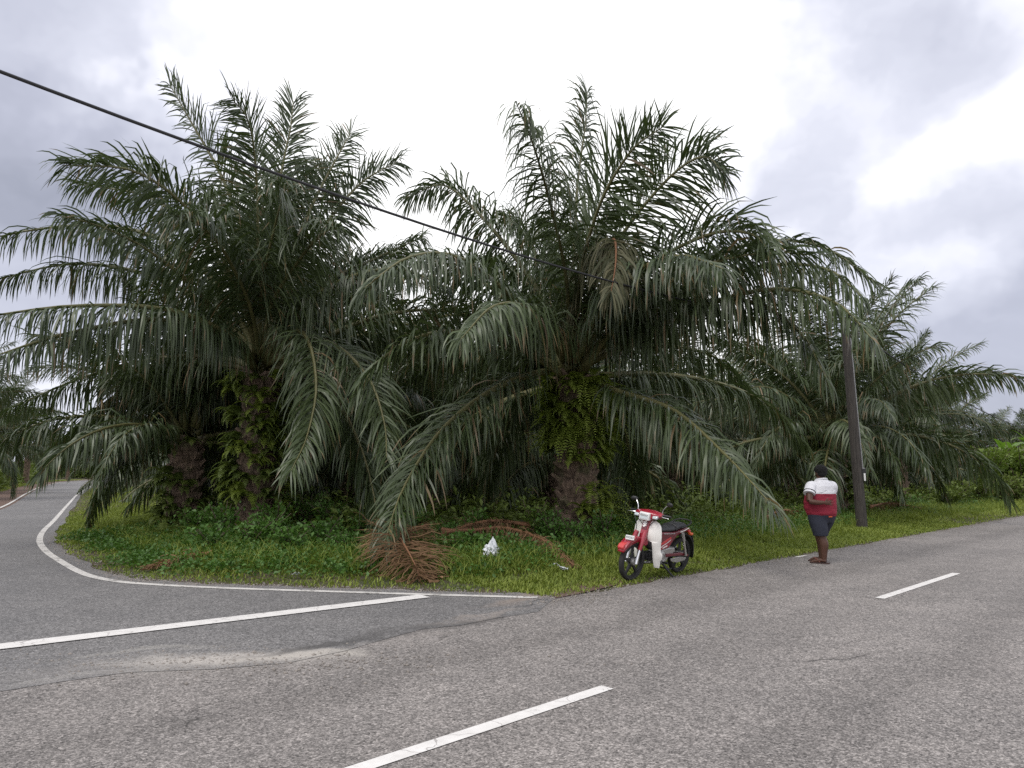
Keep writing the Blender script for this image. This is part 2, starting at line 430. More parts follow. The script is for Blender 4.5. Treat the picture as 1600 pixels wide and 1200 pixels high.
# ------------------------------------------------------------------ foliage materials
def leaf_mat(name, c_dark, c_light, rough=0.42, trans=0.18, spec=0.5, obj_var=0.25, dry=None):
    m, t, b, o = material(name)
    at = t.n('ShaderNodeAttribute', attribute_name='tint').outputs['Fac']
    rnd = t.n('ShaderNodeObjectInfo').outputs['Random']
    f = t.math('ADD', t.math('MULTIPLY', at, 0.75), t.math('MULTIPLY', rnd, obj_var), clamp=True)
    c = t.mix(f, (*c_dark, 1), (*c_light, 1))
    if dry: c = t.mix(t.smooth(at, 1.02, 1.6), c, (*dry, 1))
    t.put(b.inputs['Base Color'], c)
    b.inputs['Roughness'].default_value = rough
    b.inputs['Specular IOR Level'].default_value = spec
    if trans:
        tr = t.n('ShaderNodeBsdfTranslucent', {'Color': t.mix(0.5, c, (c_light[0] * 1.3, c_light[1] * 1.5, c_light[2] * 0.5, 1))})
        mx = t.n('ShaderNodeMixShader', {0: trans, 1: b.outputs[0], 2: tr.outputs[0]})
        t.put(o.inputs['Surface'], mx.outputs[0])
    return m
M_LEAF = leaf_mat('palm_leaflet', (0.028, 0.046, 0.019), (0.085, 0.115, 0.044), 0.41, 0.15, 0.50, 0.35, (0.17, 0.115, 0.055))
M_LEAFDRY = leaf_mat('palm_leaflet_dry', (0.070, 0.036, 0.018), (0.27, 0.165, 0.088), 0.75, 0.1, 0.2)
M_LEAFOLD = leaf_mat('palm_leaflet_fading', (0.040, 0.055, 0.026), (0.13, 0.12, 0.065), 0.6, 0.15, 0.3)
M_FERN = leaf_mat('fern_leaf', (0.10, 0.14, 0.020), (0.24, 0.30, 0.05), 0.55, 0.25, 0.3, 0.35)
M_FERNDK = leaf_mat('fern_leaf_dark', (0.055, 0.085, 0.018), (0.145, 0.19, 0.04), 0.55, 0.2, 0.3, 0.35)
M_COVER = leaf_mat('ground_leaf', (0.030, 0.075, 0.014), (0.10, 0.20, 0.038), 0.5, 0.22, 0.35)
M_GRASS = leaf_mat('grass_blade', (0.082, 0.130, 0.019), (0.28, 0.325, 0.068), 0.6, 0.25, 0.25)
M_SHRUB = leaf_mat('shrub_leaf', (0.05, 0.095, 0.015), (0.17, 0.24, 0.045), 0.5, 0.25, 0.35)
M_BANANA = leaf_mat('banana_leaf', (0.10, 0.20, 0.025), (0.19, 0.33, 0.05), 0.4, 0.35, 0.4)
m, t, b, o = material('frond_stalk')
co = t.n('ShaderNodeTexCoord').outputs['Object']
t.put(b.inputs['Base Color'], t.mix(t.noise(co, 6, 4), (0.075, 0.085, 0.03, 1), (0.17, 0.15, 0.06, 1)))
b.inputs['Roughness'].default_value = 0.5
M_STALK = m
M_STALKDRY = plain('frond_stalk_dry', (0.20, 0.095, 0.045), 0.8, vary=0.4, vscale=12)
M_WOODY = plain('twig', (0.09, 0.07, 0.045), 0.85, vary=0.3, vscale=20)
m, t, b, o = material('palm_trunk')
co = t.n('ShaderNodeTexCoord').outputs['Object']
n1 = t.noise(t.vmath('MULTIPLY', co, (3, 3, 1)), 5, 6, 0.7); n2 = t.noise(co, 2.2, 4, 0.6)
c1 = t.mix(t.smooth(n1, 0.3, 0.7), (0.065, 0.043, 0.031, 1), (0.27, 0.19, 0.135, 1))
c1 = t.mix(t.math('MULTIPLY', t.smooth(n2, 0.5, 0.65), 0.55), c1, (0.07, 0.085, 0.03, 1))
t.put(b.inputs['Base Color'], c1); b.inputs['Roughness'].default_value = 0.92
t.put(b.inputs['Normal'], t.n('ShaderNodeBump', {'Strength': 1.0, 'Distance': 0.04, 'Height': n1}).outputs[0])
M_TRUNK = m

UPV = np.array([0, 0, 1.0])
def frond_geo(path, rg, droop=0.5, leaf_len=1.32, n_side=195, s0=0.15, w0=0.038, twist=0.0, roll=0.0, ragged=0.2, segs=5, plume=1.0, base_r=0.075, hold=0.0, messy=0.0):
    """path (n,3): stalk centreline from the crown outwards. Returns stalk (V,F) and leaflets (V,F,tint)."""
    path = np.asarray(path, float); n = len(path)
    seg = np.r_[0, np.cumsum(np.linalg.norm(np.diff(path, axis=0), axis=1))]; L = seg[-1]
    sv = seg / L
    T = nrm(np.gradient(path, axis=0))
    hz = path[-1] - path[0]; hz[2] = 0
    if np.linalg.norm(hz) < 0.3: hz = np.array([math.cos(twist * 7), math.sin(twist * 7), 0])
    hz = nrm(hz); S0 = np.array([hz[1], -hz[0], 0])
    rad = base_r * (1 - sv) ** 0.9 + 0.009
    rad[0] *= 1.9; rad[1] *= 1.25
    stalk = tube(path, rad, 6, True, 0.62, up=S0)
    # leaflets, vectorised over all of them
    q = np.linspace(0, 1, n_side)
    s = np.r_[q, q] * (1 - s0) + s0
    side = np.r_[np.ones(n_side), -np.ones(n_side)]
    s = np.clip(s + rg.normal(0, 0.004, len(s)), s0, 1)
    keep = rg.random(len(s)) > ragged * 0.5
    s, side = s[keep], side[keep]; m_ = len(s)
    u = (s - s0) / (1 - s0)
    P0 = np.c_[[np.interp(s, sv, path[:, k]) for k in range(3)]].T
    Tt = nrm(np.c_[[np.interp(s, sv, T[:, k]) for k in range(3)]].T)
    S = S0[None, :] - Tt * (Tt @ S0)[:, None]; S = nrm(S)
    N = np.cross(S, Tt); N = np.where((N[:, 2:3] < 0) & (np.abs(Tt[:, 2:3]) < 0.9), -N, N)
    tw = roll * np.clip(s * 4, 0, 1) + twist * s
    S, N = S * np.cos(tw)[:, None] + N * np.sin(tw)[:, None], N * np.cos(tw)[:, None] - S * np.sin(tw)[:, None]
    fw = R(24) + u ** 1.5 * R(36) + rg.normal(0, R(8), m_)
    el = plume * rg.choice([R(30), R(8), R(-14)], m_) + rg.normal(0, R(8), m_) + R(8)
    D = Tt * np.sin(fw)[:, None] + S * (side * np.cos(fw) * np.cos(el))[:, None] + N * (np.cos(fw) * np.sin(el))[:, None]
    D = nrm(D + rg.normal(0, 1, (m_, 3)) * messy)
    ln = leaf_len * (0.62 + 0.38 * np.sin(np.clip(u * 1.12 + 0.10, 0, 1) * math.pi)) * (1 - 0.28 * u ** 5)
    ln = ln * np.clip(rg.normal(1, 0.08, m_), 0.6, 1.2)
    brk = rg.random(m_) < ragged; ln[brk] *= rg.uniform(0.45, 0.9, brk.sum())
    dr = droop * np.clip(rg.normal(1, 0.28, m_), 0.25, 2) * (0.65 + 0.35 * np.minimum(1, ln / leaf_len))
    W = Tt - D * np.sum(Tt * D, 1)[:, None]; W = nrm(W)
    Bn = np.cross(D, W); ra = rg.normal(0, R(24), m_)
    W = W * np.cos(ra)[:, None] + Bn * np.sin(ra)[:, None]
    wd = w0 * np.clip(rg.normal(1, 0.15, m_), 0.6, 1.4) * (0.75 + 0.25 * np.sin(u * math.pi))
    prof = np.interp(np.linspace(0, 1, segs + 1), [0, 0.12, 0.45, 0.8, 1], [0.35, 0.85, 1.0, 0.62, 0.06])
    bend = rg.uniform(0.8, 1.6, m_)
    rows = []; cur = P0.copy(); Dk = D.copy()
    for k in range(segs + 1):
        Wk = nrm(W - Dk * np.sum(W * Dk, 1)[:, None])
        hw = (wd * prof[k] * 0.5)[:, None]
        rows.append(cur - Wk * hw); rows.append(cur + Wk * hw)
        x = (k + 1) / segs
        wgt = 1 - np.exp(-dr * (x * 2.2) ** bend); wgt = np.clip(wgt - hold, 0, 0.97)[:, None]
        Dk = nrm(D * (1 - wgt) + np.array([0, 0, -1.0]) * wgt + rg.normal(0, 0.03 + messy * 0.35, (m_, 3)))
        cur = cur + Dk * (ln / segs)[:, None]
    V = np.stack(rows, 1).reshape(-1, 3); per = 2 * (segs + 1)
    base = (np.arange(m_) * per)[:, None]
    Fs = [base + np.array([2 * k, 2 * k + 1, 2 * k + 3, 2 * k + 2]) for k in range(segs)]
    Fq = np.stack(Fs, 1).reshape(-1, 4)
    tl = np.clip(rg.normal(0.42, 0.2, m_), 0, 1); tint = np.repeat(tl, per).reshape(m_, per)
    dt = rg.random(m_) < 0.16; tint[dt, -4:] = 1.35; tint[dt, -2:] = 1.7
    tint[rg.random(m_) < 0.02] = 1.5; tint = tint.ravel()
    return stalk, (V, Fq, tint)

def arc_path(L, e0, bend, n=16, sway=0.0):
    s = np.linspace(0, 1, n); e = e0 - bend * s ** 1.45
    d = np.c_[np.cos(e), np.sin(sway * s) * np.abs(np.cos(e)), np.sin(e)]
    p = np.vstack([[0, 0, 0], np.cumsum((d[1:] + d[:-1]) / 2 * L / (n - 1), axis=0)])
    return p

# frond library for the palms that stand further back: young and upright to old and hanging
LIB = []
lr = np.random.default_rng(21)
for i in range(15):
    age = i / 14
    pth = arc_path(lr.uniform(5.2, 6.3), R(84 - 98 * age ** 1.15 + lr.uniform(-4, 4)), R(26 + 58 * min(1, age * 1.4) + lr.uniform(-6, 6)), 16, lr.uniform(-0.4, 0.4))
    stalk, (V, Fq, tint) = frond_geo(pth, lr, 0.22 + 0.75 * age, 1.32, 130, 0.15, 0.052, lr.uniform(-0.9, 0.9), lr.uniform(-0.6, 0.6), 0.12, 4)
    SV, SF = stalk; off = len(SV)
    SFq = np.array([f for f in SF if len(f) == 4]); SF6 = np.array([f for f in SF if len(f) == 6])
    me = mesh_np('frond', np.vstack([np.array(SV), V]), [SFq, SF6, Fq + off], [M_STALK, M_LEAF],
                 fmat=np.r_[np.zeros(len(SFq) + len(SF6)), np.ones(len(Fq))], col=np.r_[np.full(off, 0.4), tint])
    LIB.append(me)

def trunk_mesh(h, r0, r1, seed, nst=90):
    rg = np.random.default_rng(seed); k, n = 26, 34
    V = []; F = []
    ph = rg.uniform(0, 6)
    for i in range(n):
        z = h * i / (n - 1); f = i / (n - 1)
        r = r0 + (r1 - r0) * f + 0.10 * math.exp(-z / 0.35)
        for j in range(k):
            a = 2 * math.pi * j / k
            dm = 0.045 * math.sin(a * 5 + z * 9 + ph) * math.sin(a * 3 - z * 7.5) + rg.normal(0, 0.014)
            V.append(((r + dm) * math.cos(a), (r + dm) * math.sin(a), z - 0.15))
    for i in range(n - 1):
        for j in range(k):
            a, b_ = i * k + j, i * k + (j + 1) % k
            F.append((a, b_, b_ + k, a + k))
    F.append(tuple(range((n - 1) * k, n * k)))
    SV, SF = [], []
    for s in range(nst):                      # cut frond bases in a spiral
        f = s / nst; z = 0.25 + (h - 0.2) * f; a = s * 2.399
        r = r0 + (r1 - r0) * f + 0.10 * math.exp(-z / 0.35) - 0.04
        ca, sa = math.cos(a), math.sin(a); o_ = np.array([ca * r, sa * r, z - 0.15]); tg = np.array([-sa, ca, 0]); ou = np.array([ca, sa, 0])
        ln = rg.uniform(0.12, 0.26); up = rg.uniform(0.7, 1.5); wb, wt_ = rg.uniform(0.10, 0.15), rg.uniform(0.05, 0.08)
        d = nrm(ou + up * UPV); nn = np.cross(tg, d)
        q = len(SV)
        for (c_, ww, th) in ((o_, wb, 0.06), (o_ + d * ln, wt_, 0.03)):
            SV += [c_ - tg * ww - nn * th, c_ + tg * ww - nn * th, c_ + tg * ww * 0.7 + nn * th, c_ - tg * ww * 0.7 + nn * th]
        for x in range(4): SF.append((q + x, q + (x + 1) % 4, q + 4 + (x + 1) % 4, q + 4 + x))
        SF.append((q + 4, q + 5, q + 6, q + 7))
    return mesh_np('trunk', V, F, [M_TRUNK], smooth=True), mesh_np('frond_bases', SV, SF, [M_TRUNK])

def fern_mesh(seed, nf=9, L0=0.55, mat=M_FERN, hang=1.0, width=0.085):
    rg = np.random.default_rng(seed); VV, FF, TT = [], [], []; off = 0
    for k in range(nf):
        az = rg.uniform(-1.3, 1.3); L = L0 * rg.uniform(0.65, 1.25)
        p = arc_path(L, R(rg.uniform(10, 60)), R(rg.uniform(80, 140)) * hang, 9)
        c, s_ = math.cos(az), math.sin(az)
        p = np.c_[p[:, 0] * c - p[:, 1] * s_, p[:, 0] * s_ + p[:, 1] * c, p[:, 2]] + rg.normal(0, 0.04, 3)
        T = nrm(np.gradient(p, axis=0)); S = nrm(np.cross(T, UPV))
        tn = rg.uniform(0.1, 0.95)
        mids = np.linspace(0.12, 1, 15)
        for q in mids:
            i = min(int(q * 8), 7); b0 = p[i] + (p[i + 1] - p[i]) * (q * 8 - i); t_, s1 = T[i], S[i]
            wv = width * (math.sin(min(1, q * 0.9 + 0.15) * math.pi) + 0.12) * rg.uniform(0.85, 1.15)
            for sd in (1, -1):
                tip = b0 + s1 * sd * wv + t_ * wv * 0.35 - UPV * wv * 0.25
                hw = t_ * 0.014
                VV += [b0 - hw, b0 + hw, b0 + (tip - b0) * 0.7 + hw * 0.9, tip, b0 + (tip - b0) * 0.7 - hw * 0.9]
                FF.append((off, off + 1, off + 2, off + 3, off + 4)); off += 5; TT += [tn] * 5
    return mesh_np('fern_clump', np.array(VV), np.array(FF), [mat], col=TT)
FERN_L = [fern_mesh(40 + i, 10, 0.50, M_FERN) for i in range(4)]
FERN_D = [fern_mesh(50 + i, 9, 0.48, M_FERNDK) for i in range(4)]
FERN_LONG = [fern_mesh(60 + i, 9, 0.95, M_FERN, 1.1, 0.10) for i in range(3)]

TRUNKS = {}
def palm_base(x, y, h, label, group=None, r0=0.36, r1=0.33, seed=1, cat='palm tree', ferns=0, flib=None, fz=(0.3, 1.0), nst=90, faz=None, fsc=1.0):
    z = gz1(x, y)
    pr = root('oil_palm', (x, y, z), label, cat, group)
    key = (round(h, 1), seed % 5)
    if key not in TRUNKS: TRUNKS[key] = trunk_mesh(h, r0, r1, seed % 5, nst)
    tm, sm = TRUNKS[key]
    tr = add('trunk', tm, pr); st = add('frond_bases', sm, tr); st['kind'] = 'stuff'
    rg = np.random.default_rng(seed * 13 + 5)
    for k in range(ferns):
        a = rg.uniform(*faz) if faz else rg.uniform(0, 2 * math.pi)
        zz = h * rg.uniform(*fz)
        fc_ = add('fern_clump', flib[k % len(flib)], tr, (math.cos(a) * (r0 + 0.10), math.sin(a) * (r0 + 0.10), zz - 0.1), (0, 0, a), rg.uniform(0.75, 1.3) * fsc); fc_['kind'] = 'stuff'
    return pr, tr
def lib_fronds(pr, h, count, seed, age0=0.0, age1=1.0, scale=1.0, az_range=None, skip=None):
    rg = np.random.default_rng(seed)
    for k in range(count):
        age = age0 + (age1 - age0) * (k + 0.5) / count
        a = k * 2.39996 + rg.uniform(-0.3, 0.3) + seed
        if az_range: a = rg.uniform(*az_range)
        if skip and skip[0] < (math.degrees(a) + 180) % 360 - 180 < skip[1] and age > 0.3: a += math.pi * 0.8
        me = LIB[int(np.clip(age * 14 + rg.uniform(-1.4, 1.4), 0, 14))]
        rr = 0.10 + 0.22 * age
        add('frond', me, pr, (math.cos(a) * rr, math.sin(a) * rr, h - 0.30 + 0.55 * (1 - age)), (rg.uniform(-0.12, 0.12), rg.uniform(-0.1, 0.1), a), scale * rg.uniform(0.88, 1.1))

def hero_frond(pr, d0, px_path, sgn, L, rg, droop=0.5, twist=0.0, mat=None, **kw):
    if px_path[-1][1] < 400 and 'roll' not in kw: kw['roll'] = R(62) * (1 if px_path[-1][0] > px_path[0][0] else -1); twist *= 0.4; kw['leaf_len'] = 1.45; px_path = [(x_, y_ + 26 * i_ / (len(px_path) - 1)) for i_, (x_, y_) in enumerate(px_path)]; kw['w0'] = 0.043; droop *= 0.85
    """a frond whose centreline passes the given sight lines; its own length sets how far it leans to or from the viewer"""
    base = np.array(pr.location); n = len(px_path)
    def pts(D): return np.array([PD(x, y, d0 + sgn * D * (i / (n - 1)) ** 1.15) for i, (x, y) in enumerate(px_path)])
    def length(D): return np.linalg.norm(np.diff(catmull(pts(D), 30), axis=0), axis=1).sum()
    lo, hi = 0.0, min(L, d0 * 0.45)
    for _ in range(24):
        mid = (lo + hi) / 2
        if length(mid) < L: lo = mid
        else: hi = mid
    p = catmull(pts(lo), 20) - base
    stalk, (V, Fq, tint) = frond_geo(p, rg, droop, twist=twist, **kw)
    fo = add('frond', mesh_np('frond', stalk[0], stalk[1], [M_STALK if mat is None else M_STALKDRY], smooth=True), pr)
    lf = add('leaflets', mesh_np('leaflets', V, Fq, [mat or M_LEAF], col=tint), fo); lf['kind'] = 'stuff'
    return fo

hr = np.random.default_rng(5)
# ---- palm A: the tall one at the corner
dA = 17.4; xA, yA = G(398, 845); hA = PD(405, 585, dA)[2]
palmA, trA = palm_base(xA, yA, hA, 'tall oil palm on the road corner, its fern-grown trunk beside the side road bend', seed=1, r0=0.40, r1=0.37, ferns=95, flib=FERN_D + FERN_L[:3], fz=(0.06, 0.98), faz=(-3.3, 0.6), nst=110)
for path, sgn, L, dr, tw in [
    ([(404, 560), (398, 420), (352, 275), (295, 165), (266, 108)], 1, 6.6, 0.22, 0.9),
    ([(406, 555), (404, 400), (400, 255), (388, 170), (362, 128)], -1, 6.4, 0.20, 0.1),
    ([(410, 555), (420, 400), (440, 255), (454, 180), (458, 132)], 1, 6.4, 0.18, 0.3),
    ([(412, 555), (436, 440), (482, 320), (522, 235), (548, 182)], 1, 6.4, 0.3, 1.2),
    ([(414, 555), (440, 465), (498, 355), (560, 270), (622, 226)], 1, 6.6, 0.35, 0.9),
    ([(402, 558), (378, 460), (308, 330), (215, 250), (98, 232)], -1, 6.6, 0.5, -0.1),
    ([(402, 560), (384, 480), (322, 370), (235, 290), (120, 262)], 1, 6.6, 0.6, 0.3),
    ([(400, 562), (374, 500), (290, 395), (160, 352), (-10, 372), (-70, 420)], -1, 7.0, 0.85, 0.0),
    ([(400, 565), (370, 520), (260, 440), (120, 412), (-20, 440)], 1, 6.6, 0.95, 0.0),
    ([(398, 565), (370, 530), (270, 486), (120, 478), (-60, 500)], -1, 6.8, 1.15, 0.0),
    ([(398, 570), (360, 530), (250, 500), (110, 520), (-20, 560)], -1, 6.8, 1.25, 0.0),
    ([(396, 575), (352, 560), (250, 560), (130, 590), (10, 640)], 1, 6.6, 1.2, 0.0),
    ([(396, 578), (350, 570), (260, 585), (160, 635), (80, 700)], 1, 6.6, 1.1, 0.1),
    ([(398, 580), (352, 590), (280, 620), (210, 670), (150, 725)], 1, 6.2, 1.1, 0.0),
    ([(414, 565), (440, 522), (478, 526), (494, 600), (480, 680), (455, 735)], -1, 6.4, 0.55, 0.05),
    ([(416, 565), (455, 530), (520, 538), (575, 590), (600, 660), (604, 715)], -1, 6.5, 0.55, -0.1),
    ([(416, 566), (450, 560), (510, 600), (560, 690), (585, 780), (592, 838)], -1, 6.2, 0.8, 0.1),
    ([(414, 560), (460, 520), (560, 503), (670, 515), (760, 570)], 1, 6.8, 1.1, 0.0),
    ([(412, 560), (440, 490), (520, 425), (600, 378), (660, 345)], 1, 6.6, 0.7, 0.4),
    ([(412, 560), (446, 500), (530, 440), (620, 420), (700, 450)], -1, 6.4, 0.95, 0.1),
    ([(406, 558), (390, 470), (350, 380), (310, 330), (270, 310)], -1, 6.2, 0.6, 0.5),
    ([(408, 556), (424, 470), (470, 390), (505, 345), (530, 330)], -1, 6.0, 0.5, -0.5),
    ([(405, 556), (410, 440), (430, 340), (440, 290), (436, 262)], -1, 6.2, 0.4, 0.5),
    ([(405, 556), (396, 450), (370, 360), (340, 300), (318, 275)], 1, 6.4, 0.35, -0.4),
    ([(405, 556), (412, 430), (450, 320), (490, 260), (516, 238)], 1, 6.4, 0.35, 0.2),
]:
    hero_frond(palmA, dA, path, sgn, L, hr, dr, tw)
lib_fronds(palmA, hA, 12, 3, 0.25, 0.95, 1.0, (R(20), R(160)))
lib_fronds(palmA, hA, 4, 8, 0.3, 0.75, 0.95)

# ---- palm B: middle of the plot behind the motorcycle
dB = 16.3; xB, yB = G(903, 853); hB = PD(895, 592, dB)[2]
palmB, trB = palm_base(xB, yB, hB, 'oil palm standing behind the motorcycle, bright green fern on its scarred trunk', seed=2, r0=0.39, r1=0.40, ferns=46, flib=FERN_L, fz=(0.50, 1.0), faz=(-3.4, 0.6), nst=110)
rg = np.random.default_rng(77)
for k in range(20):                            # long fern skirts low on the right side
    a = rg.uniform(-1.6, 0.5); z_ = rg.uniform(0.25, 1.3)
    add('fern_clump', FERN_LONG[k % 3] if k % 2 else FERN_L[k % 4], trB, (math.cos(a) * 0.50, math.sin(a) * 0.50, z_), (0, 0, a), rg.uniform(0.65, 1.0))['kind'] = 'stuff'
for k in range(20):
    a = rg.uniform(-2.8, 0.6); z_ = hB * rg.uniform(0.55, 0.9)
    add('fern_clump', FERN_LONG[k % 3], trB, (math.cos(a) * 0.50, math.sin(a) * 0.50, z_), (0, 0, a), rg.uniform(0.65, 1.0))['kind'] = 'stuff'
for path, sgn, L, dr, tw, mt in [
    ([(890, 560), (886, 440), (866, 330), (836, 215), (808, 138)], -1, 6.6, 0.9, 1.3, None),
    ([(894, 560), (896, 420), (902, 280), (914, 180), (918, 118)], 1, 6.6, 0.40, 0.9, None),
    ([(897, 560), (906, 430), (936, 310), (985, 218), (1036, 172)], -1, 6.6, 0.16, -0.2, None),
    ([(900, 562), (922, 450), (980, 345), (1050, 258), (1100, 224), (1132, 245)], -1, 6.8, 0.35, 0.1, None),
    ([(902, 565), (940, 480), (1020, 400), (1110, 350), (1175, 345), (1206, 372)], -1, 6.6, 0.6, 0.2, None),
    ([(904, 568), (950, 500), (1060, 420), (1190, 378), (1285, 386), (1366, 440)], -1, 7.4, 0.6, 0.0, None),
    ([(904, 570), (960, 530), (1060, 480), (1170, 470), (1250, 520), (1290, 590)], -1, 6.8, 1.1, 0.0, None),
    ([(904, 575), (980, 538), (1090, 482), (1200, 452), (1300, 470), (1368, 535)], -1, 7.6, 1.0, 0.0, None),
    ([(886, 562), (860, 480), (800, 385), (735, 305), (690, 268), (640, 282)], 1, 6.6, 0.7, 0.4, None),
    ([(884, 565), (850, 520), (790, 455), (715, 402), (640, 402), (570, 450)], -1, 6.8, 0.8, 0.0, None),
    ([(906, 578), (940, 586), (1020, 584), (1120, 598), (1200, 632), (1262, 700)], 1, 6.8, 1.05, 0.0, None),
    ([(904, 572), (960, 515), (1080, 450), (1200, 415), (1290, 420), (1345, 462)], -1, 7.2, 1.0, 0.0, None),
    ([(906, 582), (960, 610), (1050, 640), (1130, 708), (1205, 788)], -1, 6.4, 0.8, 0.1, None),
    ([(880, 580), (835, 584), (765, 612), (690, 672), (632, 760), (600, 850)], -1, 6.8, 0.5, 0.1, None),
    ([(882, 576), (840, 556), (780, 548), (700, 560), (630, 600)], 1, 6.4, 1.1, 0.0, None),
    ([(898, 565), (920, 480), (945, 395), (960, 375), (962, 410), (955, 455)], -1, 5.8, 0.9, 0.2, M_LEAFOLD),
    ([(888, 560), (870, 460), (830, 370), (806, 330), (786, 312)], 1, 6.2, 0.5, 0.3, None),
    ([(884, 565), (850, 480), (800, 420), (760, 400), (730, 420)], 1, 6.2, 0.8, 0.2, None),
    ([(900, 565), (940, 500), (990, 450), (1040, 440), (1080, 480)], 1, 6.2, 0.9, 0.0, None),
    ([(896, 560), (900, 460), (920, 390), (940, 340), (968, 310)], 1, 6.4, 0.4, 0.5, None),
    ([(894, 560), (880, 470), (865, 400), (850, 350), (840, 320)], 1, 6.4, 0.4, -0.5, None),
    ([(904, 575), (950, 545), (1040, 540), (1120, 560), (1180, 620)], 1, 6.4, 1.1, 0.0, None),
    ([(884, 580), (850, 600), (800, 650), (770, 720), (760, 790)], 1, 5.8, 0.9, 0.0, None),
    ([(904, 582), (940, 600), (970, 650), (985, 720), (992, 790)], 1, 5.8, 0.8, 0.2, None),
    ([(890, 566), (868, 520), (820, 480), (770, 480), (720, 530)], -1, 6.0, 0.9, 0.2, None),
    ([(902, 566), (930, 500), (985, 430), (1060, 400), (1130, 420)], -1, 6.2, 0.8, 0.2, None),
]:
    hero_frond(palmB, dB, path, sgn, L, hr, dr, tw, mt)
lib_fronds(palmB, hB, 12, 4, 0.25, 0.95, 1.0, (R(20), R(160)))
lib_fronds(palmB, hB, 4, 9, 0.3, 0.75, 0.95)

# ---- other palms that show on their own
def set_palm(px, py, crown_py, label, seed, n, scale=1.0, ferns=0, flib=FERN_D, group=None, extra=0, fz=(0.1, 1.0), nst=60, r0=0.36, faz=None, age1=1.0, skip=None):
    x, y = G(px, py); h = max(1.0, PD(px, crown_py, y)[2])
    pr, tr = palm_base(x, y, h, label, group, r0=r0, r1=r0 * 0.95, seed=seed, ferns=ferns, flib=flib, fz=fz, nst=nst, faz=faz)
    lib_fronds(pr, h, n, seed, 0.02, age1, scale, skip=skip)
    return pr
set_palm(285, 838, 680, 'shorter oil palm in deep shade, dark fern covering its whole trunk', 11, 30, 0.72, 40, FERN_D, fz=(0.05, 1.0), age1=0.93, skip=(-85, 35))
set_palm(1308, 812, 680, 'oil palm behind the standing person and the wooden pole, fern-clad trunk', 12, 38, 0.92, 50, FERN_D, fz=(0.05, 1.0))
set_palm(1408, 789, 662, 'far oil palm beyond the pole with its crown standing free against the sky', 14, 38, 0.80)
BG = 'palms of the plantation behind the front row'
LB = 'oil palm deep in the dark plantation behind the front row'
k = 0
bgr = np.random.default_rng(3)
taken = [G(398, 845), G(903, 853), G(285, 838), G(1308, 812), G(1432, 786)]
for i in range(0, 11):
    for j in range(0, 7):
        t_ = 4 + i * 8.0 + (j % 2) * 4.0 + bgr.uniform(-0.8, 0.8); n_ = 17.5 + j * 7.4 + bgr.uniform(-0.8, 0.8)
        p = TN(t_, n_)
        if not inside_plot(p[None])[0] or edge_dist(p[None])[0] < 3.2: continue
        if min(np.linalg.norm(p - q) for q in taken) < 5.0: continue
        az = math.atan2(p[0], p[1])
        if az < R(-40) or az > R(30.5): continue
        h = bgr.uniform(1.6, 2.6) if j < 3 else bgr.uniform(1.2, 2.2)
        taken.append(p); k += 1
        pr, tr = palm_base(p[0], p[1], round(h * 2) / 2, LB, BG, seed=100 + k, nst=40)
        lib_fronds(pr, round(h * 2) / 2, 34 if j < 3 else 24, 100 + k, 0.05, 1.0, bgr.uniform(1.0, 1.12) if j < 3 else bgr.uniform(0.9, 1.0))
for q_, (idx_, off_) in enumerate(((142, 6.2), (153, 6.0), (162, 5.8), (171, 5.6), (180, 5.6), (146, 11), (162, 11), (176, 11))):
    p = offset(side_line, off_)[idx_]
    if min(np.linalg.norm(p - q) for q in taken) < 4.0: continue
    taken.append(p); pr, tr = palm_base(p[0], p[1], 2.5, 'oil palm in the dim row along the inner edge of the side road', 'palms along the side road', seed=160 + q_, nst=40)
    lib_fronds(pr, 2.5, 32, 160 + q_, 0.05, 0.84, 0.85)
# palms across the side road
for (px, py, cpy, sd, sc) in ((-60, 772, 680, 201, 1.0), (10, 760, 700, 202, 1.0), (70, 753, 712, 203, 0.95), (-110, 782, 650, 204, 1.0), (-20, 767, 680, 205, 1.0), (40, 757, 700, 206, 1.0), (105, 751, 715, 207, 0.9)):
    set_palm(px, py, cpy, 'oil palm standing across the side road beyond the red soil bank', sd, 22, sc, 0, group='palms across the side road')
# distant palms at the end of the main road
for q, (px, py, cpy, sd, sc) in enumerate(((1556, 772, 712, 211, 0.62), (1596, 770, 708, 212, 0.6), (1640, 772, 706, 213, 0.62))):
    set_palm(px, py, cpy, 'distant oil palm behind the banana plant and yellow-green bushes', sd, 22, sc, 0, group='palms beyond the banana plant')
# ------------------------------------------------------------------ undergrowth
def leaf_quads(P, D, size, rg, wr=0.5, fold=0.25, tint=None):
    """folded pointed leaves: base P, direction D"""
    n = len(P); D = nrm(D); size = np.broadcast_to(size, (n,))
    rv = rg.normal(0, 1, (n, 3)); W = nrm(np.cross(D, rv * 0.55 + UPV)); Nn = np.cross(W, D)
    L = size[:, None]; mid = P + D * L * 0.45
    l = mid - W * L * wr * 0.5 + Nn * L * fold * 0.4; r_ = mid + W * L * wr * 0.5 + Nn * L * fold * 0.4
    tip = P + D * L - UPV * L * 0.12
    V = np.stack([P, l, tip, r_], 1).reshape(-1, 3); b_ = (np.arange(n) * 4)[:, None]
    F = np.concatenate([b_ + np.array([0, 2, 1]), b_ + np.array([0, 3, 2])], 1).reshape(-1, 3)
    tn = np.repeat(rg.random(n) if tint is None else np.clip(tint, 0, 1), 4)
    return V, F, tn
